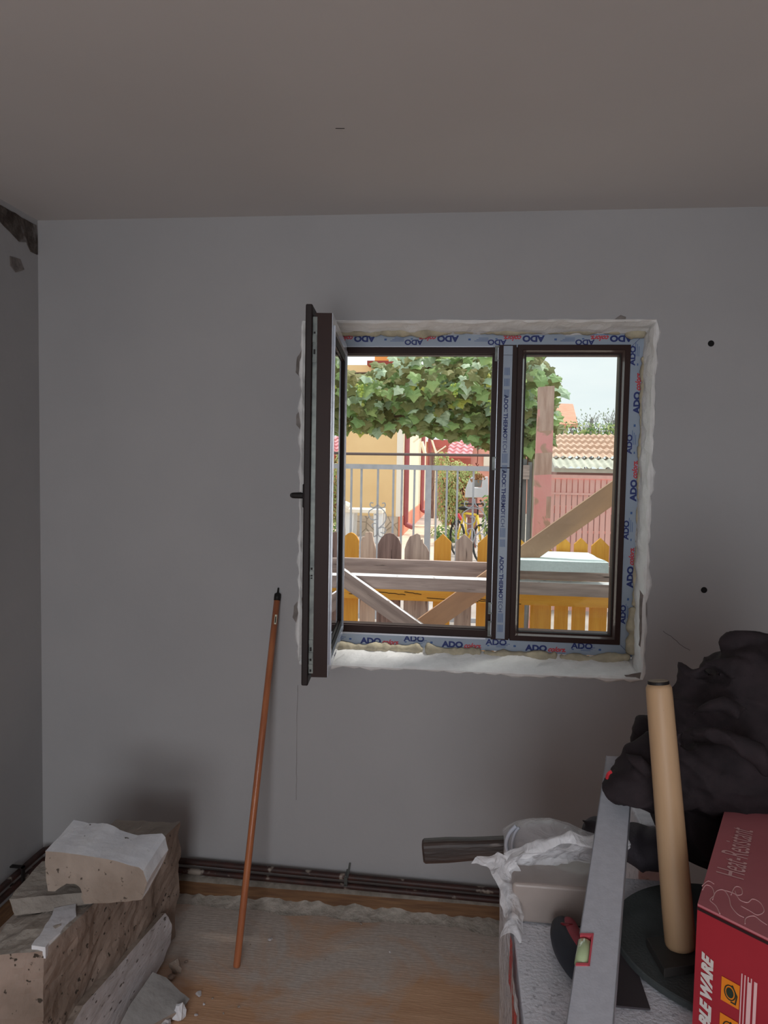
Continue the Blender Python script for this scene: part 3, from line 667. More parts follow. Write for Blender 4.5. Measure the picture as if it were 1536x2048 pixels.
# wrapped bundle behind, on the pack
def blobs(name, ells, m, parent=None, voxel=.006, disp=None, smooth_it=6, tubes=(), label=None, cat=None, grp=None, decim=None):
    bm = BM()
    for c, r, rot in ells:
        Mx = Matrix.Translation(c) @ rot.to_4x4() @ Matrix.Diagonal((*r, 1)) if not isinstance(rot, (int, float)) else Matrix.Translation(c) @ Matrix.Rotation(rot, 4, 'Z') @ Matrix.Diagonal((*r, 1))
        bmesh.ops.create_icosphere(bm, subdivisions=4, radius=1, matrix=Mx)
    for pts, rr in tubes: tube(bm, smoothpath(pts, 8), rr, 12, rfn=(lambda t, p, rr=rr: rr*(.25+.75*math.sin(math.pi*min(max(t, .04), .96)))))
    me = bpy.data.meshes.new('tmp'); bm.to_mesh(me); bm.free(); o = bpy.data.objects.new('tmp', me); C.objects.link(o)
    md = o.modifiers.new('r', 'REMESH'); md.mode = 'VOXEL'; md.voxel_size = voxel; md.use_smooth_shade = True
    if smooth_it: s_ = o.modifiers.new('s', 'SMOOTH'); s_.iterations = smooth_it; s_.factor = .6
    dg = bpy.context.evaluated_depsgraph_get(); dg.update(); m2 = bpy.data.meshes.new_from_object(o.evaluated_get(dg)); bpy.data.objects.remove(o)
    bm = BM(); bm.from_mesh(m2); bpy.data.meshes.remove(m2); bm.normal_update()
    if disp:
        for v in bm.verts: v.co += v.normal*disp(v.co)
    r = obj(name, bm, m, parent, smooth=True)
    if label: tag(r, label, cat, grp)
    return r
bun = thing('wrapped_bundle', 'small bundle wrapped in clear film lying on the back of the board pack', 'bundle', P(1090, 1720, 1.50)*1.0)
bx, rx = P(1022, 1688, 1.50), P(1195, 1700, 1.52)
Yq = 1.50
prof = [(1016, 1668, 1706), (1030, 1653, 1712), (1060, 1646, 1716), (1100, 1646, 1720), (1140, 1658, 1720), (1175, 1676, 1720), (1205, 1688, 1716)]
M_bun = mat('wrapped_white_board', sr(188,184,188), sr(168,164,170), .4, 5, (30,1,1), spec=.6, bump=.003, bscale=8)
def flatloft(secs, m, name, parent, dep):
    bm = BM(); rings = []
    for x, t, b in secs:
        a, c = P(x, t, Yq), P(x, b, Yq); ctr = (a+c)/2; rz = (a-c).length/2
        rings.append([bm.verts.new(ctr+V((0, math.cos(k/16*2*math.pi)*dep*(1-.0), math.sin(k/16*2*math.pi)*rz))) for k in range(16)])
    for a, b in zip(rings, rings[1:]):
        for k in range(16): bm.faces.new((a[k], b[k], b[(k+1) % 16], a[(k+1) % 16]))
    bm.faces.new(rings[0]); bm.faces.new(rings[-1][::-1]); bmesh.ops.recalc_face_normals(bm, faces=bm.faces)
    return obj(name, bm, m, parent, smooth=True)
flatloft(prof, M_bun, 'board_core', bun, .045)
flatloft([(1007, 1668, 1704), (1016, 1660, 1712), (1022, 1656, 1712), (1033, 1648, 1716), (1060, 1642, 1720), (1100, 1641, 1724), (1140, 1652, 1724), (1178, 1672, 1722), (1212, 1684, 1720)], M_wrap, 'clear_wrap', bun, .05)
bm = BM(); tube(bm, smoothpath([P(1018, 1712, 1.452), P(1012, 1690, 1.452), P(1018, 1668, 1.452), P(1032, 1652, 1.452)], 6), .004, 6); tube(bm, smoothpath([P(1027, 1712, 1.45), P(1024, 1690, 1.45), P(1029, 1668, 1.45), P(1038, 1655, 1.45)], 6), .003, 6); obj('film_fold', bm, M_filmw, bun, smooth=True)
# hammer handle
h0, h1 = P(846, 1702, 1.50), P(1080, 1691, 1.50)
M_dark = mat('dark_worn_wood', sr(70,56,50), sr(44,36,34), .5, 4, (1,8,8), bump=.002, c3=sr(120,112,108), s3=6, t3=.62)
Mh = frame_from(h0, h1); ln = (h1-h0).length
bm = BM(); sec = [(0, .015, .020), (.004, .017, .023), (.05, .017, .0235), (.10, .0165, .021), (ln, .016, .020)]; rings = []
for x, ry, rz in sec: rings.append([bm.verts.new((x, math.copysign(abs(math.cos(a))**.6, math.cos(a))*ry, math.copysign(abs(math.sin(a))**.5, math.sin(a))*rz)) for a in [2*math.pi*k/20+.01 for k in range(20)]])
for a, b in zip(rings, rings[1:]):
    for k in range(20): bm.faces.new((a[k], a[(k+1) % 20], b[(k+1) % 20], b[k]))
bm.faces.new(rings[0][::-1]); bm.faces.new(rings[-1])
tag(obj('hatchet_handle', bm, M_dark, M=Mh, smooth=False), 'dark worn wooden tool handle sticking out left of the wrapped bundle', 'tool handle')

# grip of a scraper with red and black handle
M_dark_blade = mat('dull_blade', sr(66,60,64), rough=.6)
t = thing('trowel', 'plastering tool with black and red soft grip lying behind the spirit level', 'trowel', G(1150, 1930, PZ))
gp = [G(1124, 1852, PZ+.024), G(1130, 1880, PZ+.026), G(1148, 1915, PZ+.026), G(1176, 1950, PZ+.024), G(1205, 1985, PZ+.022)]
bm = BM(); tube(bm, smoothpath(gp, 7), .02, 16, rfn=lambda t, p:   .0245*(math.sin(math.pi*(.17+.70*t))**.5)); obj('grip', bm, mat('dark_grip', sr(48,52,60), sr(38,42,50), .6, 20), t, smooth=True)
for v in (): pass
g2 = [p+V((.009, -.002, .006)) for p in gp[0:4]]
bm = BM(); tube(bm, smoothpath(g2, 7), .02, 14, rfn=lambda t, p: .0205*(math.sin(math.pi*(.12+.70*t))**.5)); obj('grip_inlay', bm, mat('red_grip', sr(170,60,74), sr(150,50,62), .5, 20), t, smooth=True)
bm = BM(); p = G(1134, 1848, PZ+.046); lathe(bm, [(.011, -.004), (.011, .001), (.009, .002)], Matrix.Translation(p) @ Matrix.Rotation(-.5, 4, 'X'), 18); obj('hang_hole', bm, mat('deep_red', sr(110,14,28), rough=.5), t)
bm = BM(); p0, p1 = gp[0]+V((.01, .01, -.015)), gp[-1]+V((0, 0, -.015)); box(bm, (p0.x-.004, p1.y, PZ+.001), (p0.x+.10, p0.y+.02, PZ+.004)); obj('blade', bm, M_dark_blade, t)

# spirit level
lv = thing('spirit_level', 'long grey aluminium spirit level lying across the tools, vial at its left edge', 'spirit level', P(1180, 2048, 1.05))
a_n, b_n = P(1133, 2048, .965), P(1229, 2048, .965); a_f, b_f = P(1213, 1512, 1.50), P(1268, 1514, 1.50)
un = (a_f-a_n).normalized(); a_n2 = a_n-un*.12; b_n2 = b_n-un*.12
nrm = (b_n-a_n).cross(a_f-a_n).normalized(); nrm = nrm if nrm.z > 0 else -nrm
th = -nrm*.022
M_lv = mat('grey_powder_coat', sr(188,190,198), sr(180,182,190), .5, 80, bump=.0003, bscale=300, spec=.4)
# cut the vial window out of the left edge: face strip split in three lengths
tot = (a_f-a_n2).length
def at_len(A, B, t): return A.lerp(B, t)
def lvpt(t, s): return a_n2.lerp(a_f, t).lerp(b_n2.lerp(b_f, t), s)
def find_t(py):
    best = 0; bd = 1e9
    for i in range(400):
        p = lvpt(i/400, 0)-V((0, 0, CH)); y = 1024-FPX*p.dot(CU)/p.dot(_f)
        if abs(y-py) < bd: bd = abs(y-py); best = i/400
    return best
t0, t1 = find_t(1932), find_t(1868)
bm = BM()
def slab_lv(bm, ta, tb, sa, sb, mi=0, up=0.0, dn=1.0):
    q = [lvpt(ta, sa), lvpt(ta, sb), lvpt(tb, sb), lvpt(tb, sa)]; tp = [p+nrm*up for p in q]; bt = [p+th*dn for p in q]
    b2, fs = hexa([bt[0], bt[1], bt[2], bt[3], tp[0], tp[1], tp[2], tp[3]]); me = bpy.data.meshes.new('x'); b2.to_mesh(me); b2.free(); k = len(bm.faces); bm.from_mesh(me); bpy.data.meshes.remove(me)
    bm.faces.ensure_lookup_table()
    for f in bm.faces[k:]: f.material_index = mi
slab_lv(bm, 0, t0, 0, 1); slab_lv(bm, t1, 1, 0, 1); slab_lv(bm, t0, t1, .335, 1)
obj('profile', bm, M_lv, lv)
bm = BM(); slab_lv(bm, 0, t0, -.012, .012, 0, .0012, 0.05); slab_lv(bm, t1, 1, -.012, .012, 0, .0012, .05); slab_lv(bm, 0, 1, .985, 1.01, 0, .001, .05); obj('edge_rail', bm, M_alu, lv)
bm = BM(); e = .006; dt = t1-t0
slab_lv(bm, t0, t0+.006, .01, .345, 0, .0015, .9); slab_lv(bm, t1-.006, t1, .01, .345, 0, .0015, .9); slab_lv(bm, t0, t1, .30, .345, 0, .0015, .9); slab_lv(bm, t0, t1, .01, .345, 0, -.018, .95)
vh = obj('vial_holder', bm, mat('red_plastic', sr(200,84,96), rough=.4), lv)
bm = BM(); va, vb = lvpt(t0+.010, .135)-nrm*.009, lvpt(t1-.010, .135)-nrm*.009; tube(bm, [va, va.lerp(vb, .05), vb.lerp(va, .05), vb], [.008, .0105, .0105, .008], 14); obj('vial', bm, mat('green_vial', sr(186,206,160), rough=.1, coat=1), vh, smooth=True)
bm = BM(); bmesh.ops.create_uvsphere(bm, u_segments=12, v_segments=8, radius=.0032, matrix=Matrix.Translation(va.lerp(vb, .72)+nrm*.0065)); obj('bubble', bm, mat('bubble', (.9,.95,.9), rough=.1), vh, smooth=True)

# black disc, square plate and wooden handle (one tool)
hc_ = G(1362, 1903, PZ+.030)
dc = G(1447, 1905, PZ)
dt_ = thing('hawk', 'round black plate with upright pale wooden handle standing on the board pack', 'plastering hawk', V((dc.x, dc.y, PZ)))
M_disc = mat('dark_grey_foam', sr(74,79,79), sr(64,69,69), .8, 20, bump=.001, bscale=200)
bm = BM(); lathe(bm, [(.183, .001), (.186, .003), (.186, .012), (.184, .014)], Matrix.Translation((dc.x+.01, dc.y, PZ+.001)), 72); obj('round_plate', bm, M_disc, dt_)
c1, c2, c3 = G(1293, 1875, PZ+.030), G(1329, 1938, PZ+.030), G(1408, 1926, PZ+.030); c4 = c1+c3-c2
bm = BM(); extrude_poly(bm, [c1, c2, c3, c4], V((0, 0, -.015))); bevel(bm, .001, 1); obj('square_plate', bm, mat('dark_plate', sr(52,50,48), sr(46,44,42), .7, 20), dt_)
hb = G(1361, 1893, PZ+.030); yt = hb.y+.055; ht = P(1317, 1368, yt); hx = ht-hb; hl = hx.length
Mq = hx.normalized().to_track_quat('Z', 'Y').to_matrix().to_4x4(); Mq.translation = hb
M_beech = mat('pale_beech', sr(188,156,122), sr(174,142,108), .5, 4, (8,8,1), c3=sr(120,84,54), s3=70, t3=.74)
bm = BM(); lathe(bm, [(.016, -.004), (.0225, .0), (.0240, .006), (.0243, .05), (.0228, hl*.5), (.0212, hl-.02), (.0208, hl-.006), (.0175, hl)], Matrix(), 40); hd = obj('handle', bm, M_beech, dt_, M=Mq, smooth=True)
bm = BM(); lathe(bm, [(.0172, hl-.001), (.0172, hl+.004), (.0166, hl+.005)], Matrix(), 36); c_ = obj('end_ring', bm, M_black, dt_, M=Mq)
bm = BM(); lathe(bm, [(.0158, hl+.003), (.0158, hl+.0056), (.015, hl+.006)], Matrix(), 36); obj('end_plug', bm, mat('grey_plug', sr(135,122,104), rough=.6), dt_, M=Mq)

# red carton
BZ = 1.078
ba, bb, bc = G(1395, 1812, BZ), G(1460, 1587, BZ), G(1536, 1882, BZ)
e1 = (bb-ba); e2 = (bc-ba).normalized(); bd_ = e1.normalized()
bb2 = ba+bd_*.40; bc2 = ba+e2*.30; bdd = bb2+e2*.30
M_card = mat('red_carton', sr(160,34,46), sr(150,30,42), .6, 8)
M_cardtop = mat('pink_red_carton_top', sr(186,112,118), sr(176,100,108), .55, 5)  # top and flap take a paler, pinker red than the sides
bx_ = thing('carton', 'red cardboard carton with white lettering and orange symbols at the lower right', 'box', V(((ba.x+bdd.x)/2, (ba.y+bdd.y)/2, PZ)))
zb_ = PZ+.016
pts = [V((p.x, p.y, zb_)) for p in (ba, bc2, bdd, bb2)]+[ba, bc2, bdd, bb2]
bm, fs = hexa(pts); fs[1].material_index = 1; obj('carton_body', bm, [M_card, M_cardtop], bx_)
up = V((0, 0, 1)); nt_ = V((0, 0, 1))
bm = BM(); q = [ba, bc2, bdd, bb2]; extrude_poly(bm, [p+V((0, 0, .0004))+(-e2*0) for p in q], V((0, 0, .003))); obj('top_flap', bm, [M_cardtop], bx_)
bm = BM(); quad(bm, ba+V((0, 0, -.0045)), e2, up, .30, .004, 0, .001); obj('flap_gap', bm, mat('carton_gap', sr(40,8,12)), bx_)
# lettering
M_letter = mat('carton_lettering', sr(205,196,190)); M_pale = mat('faded_lettering', sr(222,178,178)); M_or = mat('orange_symbol', sr(226,128,24)); M_dkgr = mat('dark_symbol', sr(34,46,34))
pr = BM(); zt2 = BZ+.0045
def top_at(px, py): return G(px, py, BZ+.0036)
text_into(pr, 'Heat-Resistant', .053, top_at(1487, 1762), bd_, nt_.cross(bd_), 0, offset=0, sx=.54, shear=.1)
obj('lettering', pr, [M_pale], bx_)
# line drawing: outline flowers
pr = BM()
def curvepx(pts, r=.0006): tube(pr, smoothpath([top_at(a, b) for a, b in pts], 5), r, 5)
curvepx([(1405, 1780), (1412, 1770), (1424, 1775), (1428, 1790), (1420, 1800), (1432, 1812), (1440, 1828)])
curvepx([(1425, 1800), (1432, 1783), (1447, 1780), (1458, 1795), (1462, 1812), (1475, 1828), (1488, 1835)])
curvepx([(1447, 1780), (1470, 1788), (1480, 1800), (1495, 1805), (1505, 1798), (1520, 1805), (1528, 1822), (1515, 1830), (1500, 1822), (1482, 1812)])
curvepx([(1462, 1790), (1470, 1774), (1482, 1776), (1484, 1788), (1474, 1790), (1470, 1782)])
curvepx([(1490, 1848), (1492, 1836), (1508, 1832), (1522, 1842), (1534, 1850)]); curvepx([(1404, 1772), (1416, 1762), (1428, 1768)])
obj('line_drawing', pr, [M_pale], bx_, smooth=True)
# front face: text runs upward, read from the right
fn = e2.cross(up)                                            # out of the front face, towards the camera side
if fn.y > 0: fn = -fn
def fr_at(px, py, off=.0):
    d = unp(px, py); o = V((0, 0, CH)); tt = (ba-o).dot(fn)/d.dot(fn); return o+d*tt+fn*off
pr = BM()
text_into(pr, 'DURABLE WARE', .0205, fr_at(1427, 1903)-up*.164, up, -e2, 0, offset=.0012, sx=1.0, shear=.35, eps=.001)
for w0 in (0,):
    for k in range(4): quad(pr, fr_at(1482, 2030)+up*(-.03)+e2*(.004*k), up, -e2, .085, .0015, 2, .001)
    for k in (0, 1): quad(pr, fr_at(1500+k*12, 2035)+up*(-.03), up, -e2, .075, .004, 2, .0009)
def fq(o, a, b, w, h, mi, eps): quad(pr, o, a, b, w, h, mi, eps)
oo = fr_at(1442, 1998); s = (fr_at(1477, 2026)-oo).length; hs_ = (fr_at(1442, 1950)-oo).z
for k in range(2):
    o1 = oo-up*(hs_*1.55*k)
    fq(o1, e2, up, s, hs_, 1, .001)
    ring_c = o1+e2*s*.5+up*hs_*.5+fn*.0014
    tube(pr, [ring_c+(e2*math.cos(a)*s*.30+up*math.sin(a)*hs_*.30) for a in [i/16*2*math.pi for i in range(17)]], .0007, 5, 3)
    f = pr.faces.new([pr.verts.new(ring_c+fn*.0004+(e2*math.cos(a)*s*.21+up*math.sin(a)*hs_*.21)) for a in [i/16*2*math.pi for i in range(16)]]); f.material_index = 3
    tube(pr, [o1+e2*s*.82+up*.006+fn*.0014, o1+e2*s*.88+up*hs_*.5+fn*.0014, o1+e2*s*.6+up*hs_*.85+fn*.0014], .0009, 5, 3)
    fq(o1+e2*s*.55+up*.0035, e2, up, s*.3, .002, 3, .0014)
bmesh.ops.recalc_face_normals(pr, faces=pr.faces)
obj('lettering', pr, [M_letter, M_or, M_pale, M_dkgr], bx_)
# the far side of the carton, mirrored in the window glass
pr = BM(); bk_n = -fn; o = bdd+V((0, 0, -.002))
for k, dx in enumerate((.06, .17)):
    base = bdd-e2*dx; pts = [base+V((0, 0, z))-e2*x+bk_n*.0015 for x, z in ((0, -.012), (.05, -.012), (.072, -.05), (.03, -.10), (0, -.07))]
    f = pr.faces.new([pr.verts.new(p) for p in pts]); f.material_index = 1
for k in range(5): quad(pr, bdd-e2*(.03+.05*k)-up*.165, -e2, up, .032, .03, 1, .001)
bmesh.ops.recalc_face_normals(pr, faces=pr.faces)
obj('rear_symbols', pr, [M_letter, M_or], bx_)

# jacket heap
M_jack = mat('black_brown_cloth', sr(48,40,43), sr(38,32,35), .85, 30, bump=.0006, bscale=500, spec=.25)
def ridge(co):
    q = V((co.x*7+co.z*9, co.y*5, co.z*5-co.x*5)); a = 1-abs(noise.noise(q)*2); b = 1-abs(noise.noise(q*2.3+V((3, 1, 2)))*2)
    return (a*a*.016+b*b*.006)-.010
YJ = 1.42
def E_(px, py, Y, rx, ry, rz, rot=0): return (P(px, py, Y), (rx, ry, rz), rot)
R3 = lambda ax, an: Matrix.Rotation(math.radians(an), 3, ax)
ells = [E_(1470, 1500, 1.45, .15, .12, .15), E_(1560, 1420, 1.46, .16, .13, .14), E_(1420, 1640, 1.46, .10, .10, .075), E_(1620, 1560, 1.42, .16, .14, .16),
        E_(1400, 1400, 1.46, .055, .05, .06), E_(1370, 1460, 1.47, .05, .05, .09), E_(1500, 1340, 1.50, .10, .06, .045), E_(1300, 1560, 1.36, .085, .055, .048, R3('Y', -18)),
        E_(1250, 1575, 1.34, .045, .042, .036), E_(1340, 1530, 1.38, .09, .06, .055, R3('Y', -10)), E_(1480, 1560, 1.34, .12, .06, .07, R3('Y', 12)), E_(1300, 1490, 1.48, .03, .04, .06), E_(1400, 1700, 1.45, .05, .06, .03)]
tb = [([P(1345, 1468, 1.34), P(1400, 1464, 1.30), P(1450, 1475, 1.27), P(1500, 1505, 1.26), P(1560, 1550, 1.26)], .020), ([P(1345, 1475, 1.34), P(1380, 1510, 1.32), P(1430, 1545, 1.30), P(1500, 1570, 1.28)], .014),
      ([P(1375, 1352, 1.45), P(1420, 1330, 1.42), P(1470, 1335, 1.40), P(1560, 1345, 1.40)], .016), ([P(1435, 1290, 1.47), P(1480, 1285, 1.46), P(1560, 1290, 1.45)], .022),
      ([P(1380, 1430, 1.36), P(1430, 1415, 1.32), P(1500, 1420, 1.31)], .014), ([P(1250, 1510, 1.34), P(1290, 1540, 1.31), P(1320, 1570, 1.31)], .012),
      ([P(1225, 1590, 1.33), P(1270, 1605, 1.31), P(1330, 1600, 1.31), P(1440, 1590, 1.32)], .018), ([P(1380, 1332, 1.46), P(1376, 1345, 1.46), P(1350, 1400, 1.47), P(1338, 1470, 1.47)], .020),
      ([P(1500, 1290, 1.44), P(1520, 1340, 1.40), P(1560, 1400, 1.39)], .016)]
jk = blobs('work_jacket', ells, M_jack, None, .0055, ridge, 3, tb, 'crumpled dark brown work jacket heaped on the boards behind the red carton', 'jacket')
blobs('dark_rag', [E_(1195, 1660, 1.60, .035, .05, .018, R3('Y', -8)), E_(1280, 1690, 1.52, .06, .06, .040), E_(1320, 1700, 1.50, .05, .05, .045)], mat('grey_black_rag', sr(62,56,62), sr(44,40,46), .8, 20, bump=.001, bscale=300), None, .005, lambda c: ridge(c)*.6, 2, [([P(1160, 1640, 1.60), P(1200, 1650, 1.58), P(1260, 1660, 1.55), P(1320, 1675, 1.50)], .014)],
      'grey black rag lying on the boards behind the spirit level', 'rag')
bm = BM(); box(bm, (P(1268, 1630, 1.62).x, 1.56, PZ-.3), (P(1345, 1630, 1.62).x, 1.70, P(1300, 1626, 1.62).z)); bevel(bm, .004)
tag(obj('white_board', bm, M_eps), 'white polystyrene board standing behind the rag and the wooden handle', 'board')
bm = BM(); bmesh.ops.create_uvsphere(bm, u_segments=20, v_segments=14, radius=.022, matrix=Matrix.Translation(P(1281, 1474, 1.50)))
blobs('white_cloth_edge', [E_(1284, 1476, 1.50, .014, .02, .012), E_(1300, 1478, 1.50, .02, .02, .012)], mat('white_cloth', sr(190,192,205)), jk, .003, None, 2); bm.free()
bm = BM(); tube(bm, smoothpath([P(1214, 1556, 1.33), P(1217, 1547, 1.32), P(1223, 1543, 1.32)], 4), .003, 6); obj('red_tag', bm, M_redp, jk)

# ================================================================== OUTSIDE
def wood(name, a, b, **k):
    k.setdefault('bump', .003); return mat(name, a, b, .8, k.pop('scale', 3), k.pop('st', (1, 12, 12)), **k)
M_wgrey = wood('weathered_grey_wood', sr(188,170,162), sr(150,134,128), c3=sr(70,60,58), s3=4, t3=.68)
M_wgreyZ = wood('weathered_grey_picket', sr(198,178,164), sr(160,140,130), st=(14,14,1), c3=sr(60,48,46), s3=4, t3=.66)
M_wdarkZ = wood('dark_weathered_picket', sr(164,138,130), sr(122,100,94), st=(14,14,1), c3=sr(44,34,34), s3=4, t3=.62)
M_wpaleZ = wood('pale_weathered_picket', sr(226,202,182), sr(196,168,150), st=(14,14,1), c3=sr(90,70,60), s3=4, t3=.66)
M_yel = wood('yellow_painted_wood', sr(232,172,74), sr(222,158,64), st=(14,14,1), c3=sr(140,90,40), s3=5, t3=.72)
M_yelX = wood('yellow_painted_rail', sr(234,176,74), sr(226,162,64), st=(2,14,14), c3=sr(110,66,30), s3=4, t3=.69)
M_fresh = wood('fresh_pine', sr(196,148,108), sr(168,122,90), c3=sr(120,84,66), s3=3, t3=.70)
M_fresh2 = wood('worn_pine', sr(208,166,130), sr(178,144,118), scale=1.6, st=(1, 5, 5))
M_splat = mat('lime_splashed_top', sr(235,235,238), sr(210,208,208), .8, 14, c3=sr(150,140,136), s3=20, t3=.62, bump=.004)
# ground
bm = BM(); box(bm, (-40, WY+.26, -.2), (40, 60, 0))
tag(obj('ground', bm, mat('pale_concrete_ground', sr(190,180,172), sr(168,158,150), .9, 2, bump=.004, bscale=20), M=Matrix()), kind='structure')
# picket fence
PFY = 4.4
def pz(px, py, Y=PFY): return P(px, py, Y).z
pf = thing('picket_fence', 'low picket fence with yellow and bare grey pickets just outside the window', 'fence', V((P(960, 1100, PFY).x, PFY, 0)))
plist = [(615, 645, 1062, 'y', 'r'), (650, 680, 1064, 'g', 'p'), (685, 717, 1065, 'y', 'r'), (721, 751, 1064, 'p', 'j'), (755, 802, 1066, 'd', 'r'), (809, 858, 1067, 'g', 'b'), (868, 902, 1068, 'y', 'p'), (911, 945, 1068, 'g', 'p'), (955, 993, 1070, 'y', 'p'),
         (1016, 1052, 1072, 'y', 'p'), (1064, 1106, 1083, 'y', 'p'), (1113, 1140, 1074, 'y', 'p'), (1148, 1175, 1076, 'y', 'p'), (1183, 1218, 1076, 'y', 'p'), (1227, 1262, 1078, 'y', 'p'), (1270, 1305, 1079, 'y', 'p')]
pm = {'y': M_yel, 'g': M_wgreyZ, 'd': M_wdarkZ, 'p': M_wpaleZ}
for i, (xa, xb, yt_, c, sh) in enumerate(plist):
    xm = (xa+xb)/2; a, b = P(xa, 1110, PFY).x, P(xb, 1110, PFY).x; zt_ = pz(xm, yt_); w_ = b-a; m_ = (a+b)/2
    if sh == 'p': top = [(b, zt_-w_*.48), (m_, zt_), (a, zt_-w_*.48)]
    elif sh == 'r': top = [(b, zt_-w_*.50), (b-w_*.14, zt_-w_*.22), (b-w_*.32, zt_-.006), (m_, zt_), (a+w_*.32, zt_-.006), (a+w_*.14, zt_-w_*.22), (a, zt_-w_*.50)]
    elif sh == 'b': top = [(b, zt_-w_*.75), (b-.015, zt_-w_*.55), (b-.035, zt_-w_*.40), (b-.040, zt_-w_*.22), (b-.05, zt_-w_*.26), (b-.055, zt_-.01), (m_, zt_), (a+w_*.2, zt_-.02), (a+.01, zt_-w_*.4), (a, zt_-w_*.65)]
    else: top = [(b, zt_-.10), (b-.015, zt_-.05), (b-.022, zt_-.004), (m_+.01, zt_), (a+w_*.3, zt_-.002), (a+w_*.28, zt_-.03), (a+.01, zt_-.03), (a, zt_-.06)]
    bm = BM(); extrude_poly(bm, [V((a, PFY, .04)), V((b, PFY, .04))]+[V((x, PFY, z)) for x, z in top], V((0, .022, 0))); o = obj('picket', bm, pm[c], pf)
    if c != 'y': o['label'] = 'bare weathered picket'
zr0, zr1 = pz(690, 1196, PFY-.03), pz(690, 1168, PFY-.03); xl, xr_ = P(610, 1180, PFY).x, P(1310, 1180, PFY).x
bm = BM(); box(bm, (xl, PFY-.04, zr0), (xr_, PFY-.001, zr1)); bevel(bm, .003); ry = obj('rail', bm, M_yelX, pf)
bm = BM()
for xa_, zf, ln_ in ((.0, .35, .22), (.16, .55, .16), (.42, .25, .30), (.55, .42, .20), (.68, .2, .26), (.30, .62, .1)):
    x_ = P(700, 1180, PFY).x+xa_*1.1; z_ = zr0+(zr1-zr0)*zf
    tube(bm, [V((x_+ln_*t/8, PFY-.0405, z_+.004*noise.noise(V((x_*9+t, 1, 0)))-.012*t/8)) for t in range(9)], .0022, 5)
obj('split', bm, M_hole, ry)
bm = BM(); box(bm, (xl, PFY-.04, .22), (xr_, PFY-.001, .30)); bevel(bm, .003); obj('rail', bm, M_yelX, pf)
# beams of the trestle
def beam(name, label, a, b, hgt, thk, m, cat='beam', topm=None, up=V((0, 0, 1)), grp=None, xlen=0):
    M_ = frame_from(a, b, up); l = (b-a).length; bm = BM(); box(bm, (-xlen, -thk/2, -hgt/2), (l+xlen, thk/2, hgt/2))
    for f in bm.faces: f.normal_update()
    if topm:
        for f in bm.faces:
            if f.normal.z > .9: f.material_index = 1
    return tag(obj(name, bm, [m, topm] if topm else m, M=M_), label, cat, grp)
Yt = 3.95
beam('timber_beam', 'grey timber with white splashed top, front one of the two long horizontal timbers', P(640, 1158, Yt), P(1300, 1183, Yt), .066, .10, M_wgrey, topm=M_splat, xlen=.1)
beam('timber_beam', 'brownish grey horizontal board right behind the white splashed timber', P(640, 1128, Yt+.20), P(1300, 1151, Yt+.20), .082, .03, M_wgrey, xlen=.1)
for px in (600, 1330):
    p = P(px, 1170, Yt+.1); bm = BM(); box(bm, (p.x-.04, p.y-.04, 0), (p.x+.04, p.y+.04, p.z-.03)); tag(obj('timber_post', bm, M_wgreyZ), 'upright post carrying the long horizontal timbers, at their %s end' % ('left' if px < 900 else 'right'), 'post')
beam('diagonal_brace', 'weathered grey diagonal brace sloping down to the right in the open half', P(640, 1122, Yt-.09), P(850, 1270, Yt-.09), .078, .05, M_wgrey, 'brace', topm=M_splat, xlen=.1)
beam('diagonal_brace', 'long pale pine diagonal board rising to the upper right behind the long timbers', P(800, 1287, Yt+.09), P(1300, 933, Yt+.09), .105, .035, M_fresh2, 'brace', xlen=.0)
# polystyrene slab
a, b = P(1012, 1143, Yt+.02), P(1212, 1143, Yt+.02); zt3 = P(1100, 1119, Yt+.02).z; zb3 = P(1212, 1143, Yt+.02).z
bm, fs = hexa([V((a.x, Yt-.05, zb3)), V((b.x, Yt-.05, zb3)), V((b.x-.03, Yt+.42, zb3)), V((a.x, Yt+.42, zb3)), V((a.x, Yt-.05, zt3)), V((b.x, Yt-.05, zt3)), V((b.x-.03, Yt+.42, zt3)), V((a.x, Yt+.42, zt3))])
roughen(bm, .003, 10, 5); tag(obj('polystyrene_slab', bm, mat('white_foam_slab', sr(222,236,236), sr(214,228,228), .8, 80, bump=.002, bscale=120)), 'thick white polystyrene slab lying on top of the outdoor timbers', 'foam slab')

# metal railing
RY = 6.8; M_rail = mat('grey_railing_paint', sr(176,180,186), sr(160,164,170), .5, 10)
rl = thing('metal_railing', 'light grey metal railing with vertical bars and curled ornaments', 'railing', V((P(850, 1000, RY).x, RY, 0)))
ztop = P(780, 934, RY).z; xa, xb = P(600, 930, RY).x, P(1020, 940, RY).x
bm = BM(); box(bm, (xa, RY-.02, ztop-.022), (xb, RY+.02, ztop+.022)); obj('top_rail', bm, M_rail, rl)
bm = BM(); zl = .28; box(bm, (xa, RY-.015, zl-.02), (xb, RY+.015, zl+.02)); box(bm, (xa, RY-.015, .60), (xb, RY+.015, .63)); obj('bottom_rail', bm, M_rail, rl)
for i, px in enumerate((640, 672, 703, 723, 756, 787, 804, 829, 873, 894, 915, 947, 980, 1010)):
    x = P(px, 960, RY).x; bm = BM(); box(bm, (x-.009, RY-.009, zl), (x+.009, RY+.009, ztop-.02)); obj('bar', bm, M_rail, rl)
x = P(857, 960, RY).x; bm = BM(); box(bm, (x-.027, RY-.027, 0), (x+.027, RY+.027, ztop+.02)); obj('post', bm, M_rail, rl)
